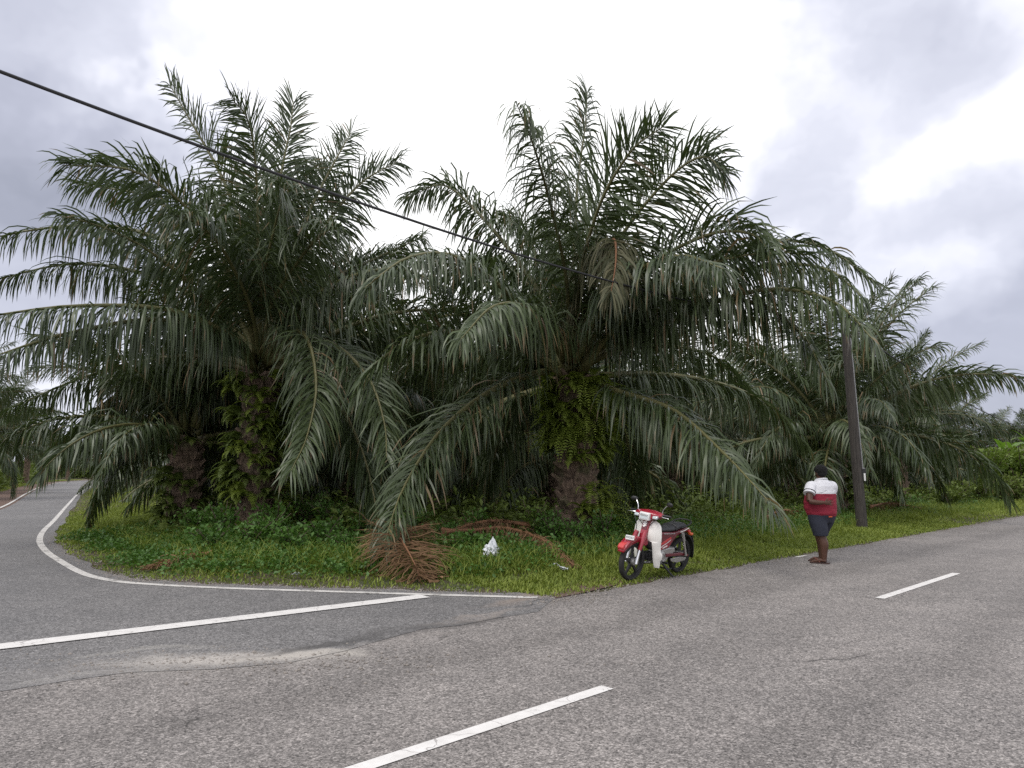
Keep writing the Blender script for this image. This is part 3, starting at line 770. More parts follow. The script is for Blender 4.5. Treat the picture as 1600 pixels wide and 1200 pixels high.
def clump_points(C, rad, hgt, per, rg):
    """leaf positions on and inside low domes"""
    n = len(C); idx = np.repeat(np.arange(n), per); m_ = len(idx)
    a = rg.uniform(0, 2 * math.pi, m_); q = np.sqrt(rg.random(m_)); f = rg.random(m_) ** 0.6
    rr = rad[idx]; hh = hgt[idx]
    x = C[idx, 0] + np.cos(a) * q * rr; y = C[idx, 1] + np.sin(a) * q * rr
    z = C[idx, 2] + hh * np.sqrt(np.clip(1 - q * q * 0.85, 0, 1)) * f
    D = np.c_[np.cos(a) * (0.3 + q), np.sin(a) * (0.3 + q), rg.uniform(-0.1, 0.9, m_)] + rg.normal(0, 0.35, (m_, 3))
    tint = 0.25 + 0.5 * rg.random(n)[idx] + rg.normal(0, 0.16, m_)
    return np.c_[x, y, z], D, tint
def sample_plot(n, rg, d0, d1, tmin, tmax, nmin, nmax):
    out = []
    while sum(map(len, out)) < n:
        t_ = rg.uniform(tmin, tmax, n); q = rg.uniform(nmin, nmax, n)
        P = t_[:, None] * RT + q[:, None] * RN
        P = P[inside_plot(P)]
        if not len(P): continue
        d = edge_dist(P); P = P[(d > d0) & (d < d1)]; out.append(P)
        if len(P) < n * 0.002: break
    return np.vstack(out)[:n]
def view_ok(P, lim=44): return np.abs(np.degrees(np.arctan2(P[:, 0], P[:, 1]))) < lim

gr = np.random.default_rng(11)
def blades(P, h, w_, rg, tint):
    n = len(P); a = rg.uniform(0, 2 * math.pi, n); lean = rg.uniform(0.1, 0.75, n)
    D = np.c_[np.cos(a) * lean, np.sin(a) * lean, np.ones(n)]; W = np.c_[-np.sin(a), np.cos(a), np.zeros(n)]
    ra = rg.uniform(-0.9, 0.9, n); W = W * np.cos(ra)[:, None] + np.c_[np.cos(a), np.sin(a), np.zeros(n)] * np.sin(ra)[:, None]
    z = gz(P); B = np.c_[P, z - 0.01]; H = h[:, None]; ww = np.broadcast_to(w_, (n,))[:, None] * 0.5
    m1 = B + D * H * 0.55; tp = B + D * H * 0.9 + np.c_[np.cos(a), np.sin(a), -0.15 * np.ones(n)] * H * lean[:, None] * 0.6
    V = np.stack([B - W * ww, B + W * ww, m1 + W * ww * 0.8, m1 - W * ww * 0.8, tp], 1).reshape(-1, 3)
    b_ = (np.arange(n) * 5)[:, None]
    return V, [(b_ + np.array([0, 1, 2, 3])), (b_ + np.array([3, 2, 4]))], np.repeat(np.clip(tint, 0, 1), 5)
# short mown verge grass along both edges
P = np.vstack([sample_plot(52000, gr, -1, 2.1, 7, 26, 6, 9), sample_plot(16000, gr, -1, 2.4, 24, 60, 6, 9.5), sample_plot(30000, gr, -1, 3.0, 2.5, 9.5, 7, 30), sample_plot(18000, gr, 0.0, 6, 2, 11, 17, 34), sample_plot(16000, gr, 0.0, 6, 5, 26, 30, 85)])
P = P[view_ok(P)]
d = edge_dist(P)
# the turf thins and creeps irregularly over the asphalt edge
keep = gr.random(len(P)) < 0.25 + 0.75 * smoothstep(d + 0.12 * vnoise(P[:, 0], P[:, 1], 3.1), 0.0, 0.22)
P = P[keep]; d = d[keep]
bare = vnoise(P[:, 0] + 5, P[:, 1] - 3, 2.3) + 0.4 * vnoise(P[:, 0], P[:, 1], 6.1)
keep = gr.random(len(P)) < np.where(bare > 0.62, 0.25, 1.0); P = P[keep]; d = d[keep]
patch_ = vnoise(P[:, 0], P[:, 1], 1.6) + 0.5 * vnoise(P[:, 0], P[:, 1], 4.3)
h = (0.055 + 0.09 * smoothstep(d, 0.2, 2.0)) * gr.uniform(0.6, 1.5, len(P)) * (1 + 0.35 * patch_)
V, F, tn = blades(P, h, 0.013 + 0.0006 * P[:, 1], gr, 0.42 + 0.30 * patch_ + gr.normal(0, 0.24, len(P)))
o_ = add('verge_grass', mesh_np('verge_grass', V, F, [M_GRASS], col=tn)); o_['kind'] = 'stuff'
tag(o_, 'short yellow-green grass verge along the edge of both roads', 'grass')
# near verge on the viewer's side of the main road
nq = 9000; P = np.array([TN(a_, b_) for a_, b_ in zip(gr.uniform(-4, 22, nq), -0.15 - gr.random(nq) ** 1.5 * 3.0)])
V, F, tn = blades(P, gr.uniform(0.05, 0.16, nq), 0.012, gr, gr.normal(0.45, 0.22, nq))
o_ = add('near_verge_grass', mesh_np('near_verge_grass', V, F, [M_GRASS], col=tn)); o_['kind'] = 'stuff'
tag(o_, 'grass verge on the near side of the main road', 'grass')
# taller blades further in
P = np.vstack([sample_plot(16000, gr, 1.4, 4.5, 6, 40, 7, 11.5), sample_plot(9000, gr, 1.0, 4.0, 3, 9, 8, 24)]); P = P[view_ok(P)]
V, F, tn = blades(P, gr.uniform(0.15, 0.45, len(P)), 0.016, gr, gr.normal(0.3, 0.2, len(P)))
o_ = add('tall_grass', mesh_np('tall_grass', V, F, [M_GRASS], col=tn)); o_['kind'] = 'stuff'
tag(o_, 'taller rough grass growing among the weeds under the palms', 'grass')
# creeping broad-leaved weeds
C1 = sample_plot(380, gr, 1.2, 4.6, 3, 10, 8, 20); C2 = sample_plot(380, gr, 1.9, 4.6, 8, 24, 8, 12); C3 = sample_plot(240, gr, 1.8, 5, 22, 60, 8, 14); C4 = sample_plot(240, gr, 0.5, 3.0, 2, 8, 9.5, 20)
C = np.vstack([C1, C2, C3, C4]); C = C[view_ok(C)]
C = np.c_[C, gz(C)]
rad = gr.uniform(0.22, 0.55, len(C)); d = edge_dist(C[:, :2])
hg = gr.uniform(0.10, 0.30, len(C)) + 0.28 * smoothstep(d, 1.0, 3.5) * gr.random(len(C))
Pp, D, tn = clump_points(C, rad, hg, 62, gr)
V, F, tn = leaf_quads(Pp, D, gr.uniform(0.045, 0.095, len(Pp)), gr, 0.62, 0.2, tn)
o_ = add('creeping_weeds', mesh_np('creeping_weeds', V, F, [M_COVER], col=tn)); o_['kind'] = 'stuff'
tag(o_, 'green creeping broad-leaved weeds covering the ground under the palms', 'weeds')
# dark undergrowth deeper between the trunks
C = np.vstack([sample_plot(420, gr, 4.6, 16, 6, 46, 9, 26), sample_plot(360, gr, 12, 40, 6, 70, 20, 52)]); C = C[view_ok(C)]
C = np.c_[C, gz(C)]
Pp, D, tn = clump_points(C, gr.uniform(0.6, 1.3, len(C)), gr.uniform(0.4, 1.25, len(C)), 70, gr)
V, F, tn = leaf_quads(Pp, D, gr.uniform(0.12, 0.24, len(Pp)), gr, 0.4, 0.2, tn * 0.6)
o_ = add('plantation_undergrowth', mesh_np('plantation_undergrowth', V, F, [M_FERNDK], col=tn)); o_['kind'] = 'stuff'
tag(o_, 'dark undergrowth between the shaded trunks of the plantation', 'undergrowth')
# across the side road: grass bank and scrub
def outside_left(n, rg, d0, d1):
    i = rg.integers(74, 158, n); dd = rg.uniform(d0, d1, n)
    t_ = nrm(np.gradient(left_line, axis=0)); base = left_line[i] + (left_line[np.minimum(i + 1, 159)] - left_line[i]) * rg.random(n)[:, None]
    return base + np.c_[-t_[i, 1], t_[i, 0]] * dd[:, None]
P = outside_left(9000, gr, 2.2, 6)
V, F, tn = blades(P, gr.uniform(0.15, 0.4, len(P)), 0.035, gr, gr.normal(0.5, 0.2, len(P)))
o_ = add('bank_grass', mesh_np('bank_grass', V, F, [M_GRASS], col=tn)); o_['kind'] = 'stuff'
tag(o_, 'rough grass on the bank across the side road behind the red soil', 'grass')
pxs = gr.uniform(-90, 128, 700); pys = gr.uniform(751.0, 772, 700)
C = np.array([G(a_, b_) for a_, b_ in zip(pxs, pys)])
C = C[~in_poly(C, np.vstack([side_line[::6], left_line[::-1][::4]])) & (seg_dist(C, left_line[::3]) > 4.5) & (seg_dist(C, side_line[::5]) > 6) & ~inside_plot(C)]
C = np.c_[C, np.zeros(len(C))]
Pp, D, tn = clump_points(C, gr.uniform(1.2, 2.8, len(C)), gr.uniform(1.2, 4.0, len(C)), 120, gr)
V, F, tn = leaf_quads(Pp, D, gr.uniform(0.3, 0.6, len(Pp)), gr, 0.45, 0.2, tn)
o_ = add('roadside_scrub', mesh_np('roadside_scrub', V, F, [M_FERNDK], col=tn)); o_['kind'] = 'stuff'
tag(o_, 'dense green scrub beyond the grass bank across the side road', 'scrub')
# far wood closing the end of the side road
C = np.array([G(a_, b_) for a_, b_ in zip(gr.uniform(40, 235, 150), gr.uniform(746.2, 748.2, 150))])
C = np.c_[C, np.zeros(len(C))]
Pp, D, tn = clump_points(C, gr.uniform(3, 6, len(C)), gr.uniform(4, 9, len(C)), 130, gr)
V, F, tn = leaf_quads(Pp, D, gr.uniform(0.8, 1.5, len(Pp)), gr, 0.45, 0.2, tn)
o_ = add('far_wood', mesh_np('far_wood', V, F, [M_FERNDK], col=tn)); o_['kind'] = 'stuff'
tag(o_, 'far green wood closing off the end of the side road', 'wood')
# loose stones and crumbs of asphalt along the ragged road edges
n_ = 2600
tq = gr.uniform(6.5, 40, n_) ** 1.0; P1 = np.array([TN(a_, N_FAR + gr.normal(-0.02, 0.13)) for a_ in tq])
ie = gr.integers(4, 150, n_); P2 = side_edge[ie] + gr.normal(0, 0.12, (n_, 2))
P3 = np.array(G(880, 930)) + gr.normal(0, 0.35, (500, 2)); P4 = np.array(G(380, 1036)) + gr.normal(0, 1, (500, 2)) * np.array([1.0, 0.25])
P = np.vstack([P1, P2, P3, P4]); n_ = len(P); r_ = gr.uniform(0.005, 0.016, n_) * (1 + 0.8 * (gr.random(n_) < 0.06))
oct_ = np.array([(1, 0, 0), (0, 1, 0), (-1, 0, 0), (0, -1, 0), (0, 0, 1), (0, 0, -1)], float)
V = P[:, None, :].repeat(6, 1); V = np.concatenate([V, np.maximum(gz(P), 0.008)[:, None, None].repeat(6, 1)], 2) + oct_[None] * r_[:, None, None] * gr.uniform(0.6, 1.3, (n_, 6, 1)) * np.array([1, 1, 0.7])
of = np.array([(0, 1, 4), (1, 2, 4), (2, 3, 4), (3, 0, 4), (1, 0, 5), (2, 1, 5), (3, 2, 5), (0, 3, 5)])
F = (np.arange(n_) * 6)[:, None, None] + of[None]
M_STONE = plain('loose_stone', (0.24, 0.215, 0.19), 0.9, vary=0.5, vscale=9)
o_ = add('loose_gravel', mesh_np('loose_gravel', V.reshape(-1, 3), F.reshape(-1, 3), [M_STONE])); o_['kind'] = 'stuff'
tag(o_, 'loose stones and crumbs of asphalt along the ragged road edges', 'gravel')

# ---- single plants
def leafy_plant(name, x, y, h, r, n, leaf, label, cat, mat=M_COVER, group=None, stems=5, seed=0, wr=0.5):
    rg = np.random.default_rng(seed); z = gz1(x, y)
    pr = root(name, (x, y, z), label, cat, group)
    mb = MB(); tips = []
    for k in range(stems):
        a = rg.uniform(0, 6.28); q = r * rg.uniform(0.3, 0.9)
        p = catmull([(0, 0, -0.05), (math.cos(a) * q * 0.3, math.sin(a) * q * 0.3, h * 0.45), (math.cos(a) * q, math.sin(a) * q, h * rg.uniform(0.75, 1.0))], 8)
        mb.tube(p, np.linspace(0.012, 0.004, 8) * (1 + h), 5); tips.append(p)
    mb.build('stem', M_WOODY, pr)
    idx = rg.integers(0, stems, n); f = rg.uniform(0.12, 1, n) ** 0.8
    B = np.array([tips[i][int(q * 7)] for i, q in zip(idx, f)]) + rg.normal(0, 0.10 * r + 0.04, (n, 3)) * np.array([1, 1, 0.7])
    B[:, 2] = np.maximum(B[:, 2], 0.02)
    D = nrm(B * np.array([1, 1, 0.3]) + rg.normal(0, 0.3, (n, 3))) + np.array([0, 0, 0.25]) + rg.normal(0, 0.35, (n, 3))
    V, F, tn = leaf_quads(B, D, leaf * rg.uniform(0.6, 1.25, n), rg, wr, 0.22, 0.2 + 0.6 * f + rg.normal(0, 0.15, n))
    fo = add('foliage', mesh_np('foliage', V, F, [mat], col=tn), pr); fo['kind'] = 'stuff'
    return pr
WG = 'leafy weed clumps on the plot'
spots = [(330, 868, .55, .55), (390, 866, .6, .6), (455, 872, .55, .55), (505, 862, .7, .6), (545, 872, .5, .5), (300, 842, .7, .6), (440, 832, 1.1, .7), (480, 835, 1.0, .7), (430, 846, .9, .7), (345, 850, .9, .6), (520, 838, .8, .7), (410, 858, .7, .6), (620, 852, .7, .6), (720, 856, .6, .5), (360, 838, .8, .6), (560, 850, .6, .6), (680, 862, .5, .5), (700, 878, .4, .45), (735, 874, .4, .4), (650, 846, .7, .6), (745, 848, .7, .5)]
for k, (px, py, h, r) in enumerate(spots):
    x, y = G(px, py + 6)
    leafy_plant('weed_clump', x, y, h, r, int(420 * (0.5 + r)), 0.10, 'bushy green weed clump in the undergrowth between the two big palms and the road', 'weed', M_COVER, WG, 9, 300 + k, 0.6)
x, y = G(832, 862); leafy_plant('tall_weed', x, y, 0.95, 0.35, 420, 0.10, 'upright pale-leaved weed beside the scarred palm trunk', 'weed', M_SHRUB, None, 6, 330)
for k, (px, py, h, r) in enumerate([(858, 862, .8, .45), (868, 866, .6, .4), (905, 868, .55, .45), (945, 862, .75, .5), (960, 852, .6, .5)]):
    x, y = G(px, py); leafy_plant('weed_clump', x, y, h, r, 420, 0.085, 'low leafy weed at the foot of the scarred palm trunk', 'weed', M_COVER, 'weeds at the palm foot', 8, 340 + k, 0.6)
for k, (px, py, h, r) in enumerate([(1110, 838, .45, .5), (1150, 832, .5, .6), (1200, 824, .5, .6), (1245, 822, .5, .5), (1180, 838, .35, .5), (1340, 812, .5, .5), (1400, 806, .6, .6), (1430, 798, .7, .7)]):
    x, y = G(px, py); leafy_plant('weed_clump', x, y, h, r, 420, 0.085, 'soft green weed clump on the verge between the motorcycle and the far palm', 'weed', M_SHRUB if k < 5 else M_COVER, 'weeds along the verge', 8, 350 + k, 0.5)
for k, (px, py, h, r) in enumerate([(1480, 798, 1.0, .9), (1505, 795, 1.2, 1.0), (1535, 793, 1.3, 1.1), (1562, 790, 1.3, 1.1), (1590, 788, 1.5, 1.2)]):
    x, y = G(px, py); leafy_plant('roadside_bush', x, y, h, r, 700, 0.17, 'rounded dark green bush at the verge beyond the wooden pole', 'bush', M_FERNDK, 'bushes beyond the pole', 10, 370 + k, 0.6)
for k, (px, py, h, r) in enumerate([(1548, 781, 3.2, 1.6), (1575, 779, 3.4, 1.8), (1600, 780, 3.6, 1.8), (1625, 781, 3.4, 1.8)]):
    x, y = G(px, py); leafy_plant('vine_bush', x, y, h, r, 1500, 0.22, 'tall yellow-green vine-covered bush under the banana plant', 'bush', M_SHRUB, 'vine-covered bushes', 14, 380 + k, 0.8)

# fern plants on the plot floor
FG = 'ferns on the plot floor'
fl_big = [fern_mesh(80 + i, 14, 0.9, M_FERNDK, 0.75, 0.11) for i in range(3)]
for k, (px, py, s) in enumerate([(735, 846, 1.0), (705, 838, 1.0), (650, 836, .9), (765, 832, 1.0), (600, 838, 1.0), (790, 840, .9), (232, 838, .9), (320, 852, .8), (255, 850, .9), (990, 838, .7), (1030, 832, .7), (675, 826, 1.1), (560, 830, 1.0)]):
    x, y = G(px, py); z = gz1(x, y)
    pr = root('fern_plant', (x, y, z), 'arching fern plant on the shaded plot floor', 'fern', FG)
    for q in range(3):
        c_ = add('fern_clump', fl_big[(k + q) % 3], pr, (0, 0, 0.05), (0, 0, q * 2.1 + k), s); c_['kind'] = 'stuff'
# banana plant
def banana(x, y, h, seed, label):
    rg = np.random.default_rng(seed); pr = root('banana_plant', (x, y, 0.0), label, 'banana plant')
    mb = MB(); mb.tube([(0, 0, -0.1), (0.03, 0, h * 0.5), (0.05, 0.02, h)], [0.16, 0.13, 0.08], 10); mb.build('stem', M_STALK, pr)
    for k in range(8):
        a = k * 2.4 + rg.uniform(-0.3, 0.3); L = rg.uniform(1.7, 2.3)
        p = arc_path(L, R(rg.uniform(50, 82)), R(rg.uniform(55, 120)), 14)
        wv = 0.30 * np.sin(np.clip(np.linspace(-0.12, 1.0, 14), 0, 1) ** 0.75 * math.pi) + 0.012
        V = []; F = []
        for i in range(14):
            dz = 0.10 * wv[i]
            V += [(p[i, 0], -wv[i], p[i, 2] + dz), (p[i, 0], 0, p[i, 2]), (p[i, 0], wv[i], p[i, 2] + dz)]
            if i: b_ = 3 * i; F += [(b_ - 3, b_ - 2, b_ + 1, b_), (b_ - 2, b_ - 1, b_ + 2, b_ + 1)]
        lf = add('leaf', mesh_np('leaf', V, F, [M_BANANA], smooth=True, col=np.full(len(V), rg.uniform(0.2, 0.9))), pr, (0.05, 0.02, h - 0.1), (0, 0, a))
        mb = MB(); mb.tube(p, np.linspace(0.03, 0.006, 14), 5); mb.build('midrib', M_STALK, lf)
    return pr
x, y = G(1578, 776); banana(x, y, 2.6, 5, 'banana plant with broad bright green leaves rising above the vine-covered bushes')
x, y = G(1618, 775); banana(x, y, 3.0, 9, 'banana plant partly hidden among the distant palms')

# dead fronds lying on the weeds
def dead_frond(pts, label, seed, leaf=0.8, droop=0.25, n=70, plume=0.5, roll=0.0):
    rg = np.random.default_rng(seed); pts = np.array(pts, float); o0 = np.array([pts[0][0], pts[0][1], gz1(*pts[0][:2])])
    for p in pts: p[2] += gz1(p[0], p[1])
    path = catmull(pts, 18) - o0
    stalk, (V, Fq, tn) = frond_geo(path, rg, droop, leaf, n * 2, 0.10, 0.020, 0, 0, 0.3, 6, plume, 0.032, 0.0, 0.24)
    gzv = gz(V[:, :2] + o0[:2]) - o0[2]; V[:, 2] = np.maximum(V[:, 2], gzv + 0.03 + 0.05 * rg.random(len(V)))
    pr = tag(add('dead_frond', mesh_np('dead_frond', stalk[0], stalk[1], [M_STALKDRY], smooth=True), loc=o0), label, 'dead frond')
    lf = add('leaflets', mesh_np('leaflets', V, Fq, [M_LEAFDRY], col=tn), pr); lf['kind'] = 'stuff'
    return pr
def gp(px, py, z, lift=0):
    q = G(px, py); return (q[0], q[1], z)
dead_frond([gp(616, 884, .42), gp(624, 890, .42), gp(634, 897, .34), gp(646, 905, .22), gp(656, 912, .10)], 'dry rust-brown palm frond fanned out on the grass near the stop line', 1, 0.95, 0.2, 90, 0.5)
dead_frond([gp(665, 872, .50), gp(645, 878, .50), gp(618, 886, .40), gp(585, 896, .22)], 'small dry brown palm frond lying across the fanned-out dead frond', 5, 0.75, 0.25, 60, 0.5)
dead_frond([gp(690, 874, .42), gp(740, 870, .42), gp(790, 870, .45), gp(850, 880, .30), gp(896, 898, .10)], 'long arched dead palm frond with hanging brown leaflets beside the white bag', 2, 0.72, 0.9, 110, 0.5)
dead_frond([gp(830, 862, .40), gp(770, 862, .52), gp(720, 866, .45), gp(690, 876, .25)], 'dead palm frond lying behind the long arched one', 3, 0.6, 0.7, 70, 0.5)
dead_frond([gp(1360, 812, .40), gp(1390, 808, .42), gp(1425, 806, .25), gp(1450, 806, .1)], 'dry grey-brown frond on the verge behind the wooden pole', 4, 0.6, 0.5, 60, 0.4)
dead_frond([gp(1195, 832, .30), gp(1225, 826, .35), gp(1262, 822, .25)], 'dry brown frond on the verge beside the standing person', 6, 0.6, 0.5, 50, 0.4)
dead_frond([gp(330, 884, .14), gp(300, 886, .16), gp(262, 890, .12), gp(232, 894, .06)], 'flattened dead frond on the grass at the side road bend', 8, 0.4, 0.3, 40, 0.4)
dead_frond([gp(430, 842, .30), gp(470, 838, .4), gp(520, 842, .2)], 'dark rotting frond in the shade beside the corner palm', 9, 0.7, 0.5, 60, 0.4)
# ------------------------------------------------------------------ utility poles and overhead cable
m, t, b, o = material('pole_wood')
co = t.n('ShaderNodeTexCoord').outputs['Object']
gn = t.noise(t.vmath('MULTIPLY', co, (14, 14, 0.8)), 3, 6, 0.7)
t.put(b.inputs['Base Color'], t.mix(t.smooth(gn, 0.3, 0.7), (0.018, 0.015, 0.013, 1), (0.070, 0.060, 0.052, 1)))
b.inputs['Roughness'].default_value = 0.85
t.put(b.inputs['Normal'], t.n('ShaderNodeBump', {'Strength': 0.7, 'Distance': 0.02, 'Height': gn}).outputs[0])
M_POLE = m
M_GALV = plain('galvanised_steel', (0.32, 0.32, 0.32), 0.5, 0.8)
M_CABLE = plain('cable_black', (0.025, 0.025, 0.028), 0.55)
M_WHITE = plain('white_plastic', (0.72, 0.72, 0.70), 0.45)
M_BLACK = plain('black_rubber', (0.018, 0.018, 0.019), 0.6)
N_POLE = 7.71
def utility_pole(x, y, h, top, label, detail=True):
    pr = root('utility_pole', (x, y, gz1(x, y)), label, 'utility pole', 'poles of the overhead line')
    p = np.array([np.array([0, 0, -0.3]) + (np.array(top) - np.array([0, 0, -0.3])) * f for f in np.linspace(0, 1, 12)])
    mb = MB(); mb.tube(p, np.linspace(0.148, 0.105, 12), 14); mb.build('shaft', M_POLE, pr)
    tp = np.array(top)
    mb = MB(); mb.tube([tp - np.array([0, 0, 0.30]), tp - np.array([0, 0, 0.18])], 0.126, 14); band_o = mb.build('clamp_band', M_GALV, pr)
    mb = MB(); mb.tube([tp + np.array([0, -0.1, -0.24]), tp + np.array([0, -0.24, -0.24])], 0.03, 8); mb.build('cable_clamp', M_GALV, band_o)
    if detail:
        d = np.array([0.139, -0.067, 0])
        mb = MB(); mb.tube([p[k] + d * (1 - 0.022 * k) for k in range(3, 11)], 0.014, 6); mb.build('earth_conduit', M_GALV, pr)
        for z_, hh, ww, mt in ((1.50, 0.30, 0.05, M_BLACK), (1.62, 0.10, 0.035, M_GALV), (1.42, 0.20, 0.022, M_WHITE)):
            f = z_ / h; c_ = np.array([tp[0] * f, tp[1] * f, z_]) + np.array([0.122, -0.104 if mt is not M_WHITE else -0.128, 0])
            mb = MB(); mb.add(([c_ + np.array([sx * ww, sy * 0.012, sz * hh / 2]) for sz in (-1, 1) for sx, sy in ((-1, -1), (1, -1), (1, 1), (-1, 1))], [(0, 1, 2, 3), (4, 5, 6, 7), (0, 1, 5, 4), (1, 2, 6, 5), (2, 3, 7, 6), (3, 0, 4, 7)]))
            mb.build({M_BLACK: 'fuse_box', M_GALV: 'conduit_cap', M_WHITE: 'number_tag'}[mt], mt, pr, bevel=0.004)
    return pr
px_, py_ = G(1348, 831)
Ptop = PD(1319, 498, py_ + 0.1)
zt = gz1(px_, py_)
utility_pole(px_, py_, Ptop[2], (Ptop[0] - px_, Ptop[1] - py_, Ptop[2] - zt), 'leaning dark wooden utility pole on the verge right beside the standing person')
cl0 = np.array([Ptop[0], Ptop[1] - 0.22, Ptop[2] - 0.24])
t_pole = float(cl0[:2] @ RT); n_pole = float(cl0[:2] @ RN)
def span(name, t0, t1, tl, zl, a, label, n0, n1, r_):
    ts = np.linspace(t0, t1, 60); ns = np.linspace(n0, n1, 60)
    p = np.array([(*TN(q, n_), zl + a * (q - tl) ** 2) for q, n_ in zip(ts, ns)])
    off = p[0].copy(); mb = MB(); mb.tube(p - off, r_, 8)
    return tag(mb.build(name, M_CABLE, loc=off), label, 'cable', 'spans of the overhead line')
aL = (cl0[2] - 4.86) / (t_pole - 8.6) ** 2
span('overhead_cable', -17, t_pole, 8.6, 4.86, aL, 'thick black overhead cable crossing in front of the two big palms', N_POLE, n_pole, 0.018)
aR = (cl0[2] - 3.62) / (t_pole - 46) ** 2
span('overhead_cable', t_pole, 71.5, 46, 3.62, aR, 'thin stretch of overhead cable dipping towards the distant palms', n_pole, N_POLE, 0.018)
for tq, zq in ((-17, 4.86 + aL * 25.6 ** 2), (71.5, 3.62 + aR * 25.5 ** 2)):
    q = TN(tq, N_POLE); z0 = gz1(q[0], q[1])
    utility_pole(q[0], q[1] + 0.2, zq + 0.24, (0, 0, zq + 0.24 - z0), 'upright dark wooden utility pole further along the overhead line', False)

# ------------------------------------------------------------------ litter
M_BAG = plain('plastic_bag', (0.62, 0.64, 0.66), 0.35, vary=0.15, vscale=8)
rg = np.random.default_rng(8)
bm = bmesh.new(); bmesh.ops.create_icosphere(bm, subdivisions=5, radius=1.0)
for v in bm.verts:
    c_ = v.co.normalized(); cc = np.array(c_)
    f = 0.72 + 0.16 * math.sin(cc[0] * 7 + 2 * cc[2]) * math.sin(cc[1] * 6 + 1) + 0.10 * math.sin(cc[2] * 13 + cc[0] * 9) + 0.09 * math.sin(cc[1] * 17 + cc[0] * 13 + 3 * math.sin(cc[2] * 9)) + 0.05 * math.sin(cc[0] * 31 + cc[2] * 27)
    top = max(0, c_.z) ** 3
    v.co = Vector((c_.x * 0.16 * f * (1 - 0.55 * top), c_.y * 0.13 * f * (1 - 0.55 * top), (c_.z * 0.13 * f + 0.09 + 0.13 * top)))
me = bpy.data.meshes.new('plastic_bag'); bm.to_mesh(me); bm.free(); me.materials.append(M_BAG); me.polygons.foreach_set('use_smooth', [True] * len(me.polygons))
q = G(766, 890)
bag = add('plastic_bag', me, loc=(q[0], q[1] - 0.25, gz1(*q) + 0.10), rot=(0.15, 0.1, 0.4), scale=1.0); tag(bag, 'crumpled white plastic bag lying in the weeds by the dead frond', 'plastic bag')
for k, (px, py, s) in enumerate(((709, 894, .05), (721, 889, .045), (869, 897, .05), (881, 902, .06), (461, 906, .05), (1262, 826, .10))):
    q = G(px, py); V = []; F = []
    for i in range(4):
        for j in range(4): V.append(((i / 3 - .5) * 2 * s + rg.normal(0, s * .15), (j / 3 - .5) * 1.5 * s + rg.normal(0, s * .15), rg.uniform(0.0, s * 0.9)))
    for i in range(3):
        for j in range(3): F.append((i * 4 + j, i * 4 + j + 1, i * 4 + j + 5, i * 4 + j + 4))
    o_ = add('paper_scrap', mesh_np('paper_scrap', V, F, [M_BAG]), loc=(q[0], q[1], gz1(*q) + 0.06), rot=(0.3, 0, k))
    sm_ = o_.modifiers.new('s', 'SOLIDIFY'); sm_.thickness = 0.003
    tag(o_, 'small scrap of white litter in the verge grass', 'litter', 'litter scraps on the verge')
# ------------------------------------------------------------------ motorcycle (x forward, y left, z up)
M_REDP = plain('red_paint', (0.30, 0.012, 0.028), 0.30, coat=0.7, vary=0.25, vscale=7)
M_REDD = plain('dark_red_paint', (0.13, 0.008, 0.016), 0.3, coat=0.6, vary=0.1)
M_REDL = plain('bright_red_decal_lit_nose', (0.55, 0.05, 0.05), 0.35, coat=0.3)
M_CREAM = plain('white_panel', (0.80, 0.78, 0.73), 0.38, coat=0.25, vary=0.14, vscale=7)
M_SILV = plain('cast_aluminium', (0.42, 0.41, 0.39), 0.42, 0.75, vary=0.2)
M_CHROME = plain('chrome', (0.75, 0.75, 0.75), 0.15, 1.0, vary=0.05)
M_VINYL = plain('seat_vinyl', (0.022, 0.023, 0.026), 0.42, vary=0.2)
M_TYRE = plain('tyre_rubber', (0.022, 0.021, 0.020), 0.8, vary=0.25)
M_BLKP = plain('black_plastic', (0.016, 0.016, 0.017), 0.5)
M_GLASS = plain('lamp_lens', (0.50, 0.55, 0.55), 0.12, 0.15, coat=0.8, vary=0.2, vscale=40)
M_AMBER = plain('amber_lens', (0.65, 0.12, 0.03), 0.2, coat=0.6)
def prism(prof, y0, y1):
    n = len(prof); V = [(x, y0, z) for x, z in prof] + [(x, y1, z) for x, z in prof]
    return V, [tuple(range(n))[::-1], tuple(range(n, 2 * n))] + [(i, (i + 1) % n, n + (i + 1) % n, n + i) for i in range(n)]
def boxv(x0, x1, y0, y1, z0, z1): return prism([(x0, z0), (x1, z0), (x1, z1), (x0, z1)], y0, y1)
def ringloft(rings, close=True):
    V = [v for r in rings for v in r]; k = len(rings[0]); F = []
    for i in range(len(rings) - 1):
        for j in range(k if close else k - 1):
            a, b_ = i * k + j, i * k + (j + 1) % k
            F.append((a, b_, b_ + k, a + k))
    if close: F += [tuple(range(k))[::-1], tuple(range((len(rings) - 1) * k, len(rings) * k))]
    return V, F
def lathe_y(prof, cx, cz, k=36, close=True):
    """prof: (radius, y) loop turned about the wheel axle"""
    V = []; n = len(prof); F = []
    for i in range(k):
        a = 2 * math.pi * i / k
        V += [(cx + r_ * math.cos(a), y, cz + r_ * math.sin(a)) for r_, y in prof]
    for i in range(k):
        for j in range(n if close else n - 1):
            a, b_ = i * n + j, i * n + (j + 1) % n; c_, d_ = ((i + 1) % k) * n + j, ((i + 1) % k) * n + (j + 1) % n
            F.append((a, b_, d_, c_))
    return V, F
pf, pr_ = G(985, 909), G(1057, 895)
hd = nrm(np.r_[pf - pr_, 0]); mid = (pf + pr_) / 2
LEAN = R(8)
bike = root('motorcycle', (mid[0], mid[1], 0.013), 'red and white underbone motorcycle leaning on its side stand at the road edge', 'motorcycle')
bike.rotation_euler = (-LEAN, 0, math.atan2(hd[1], hd[0]) - R(3))
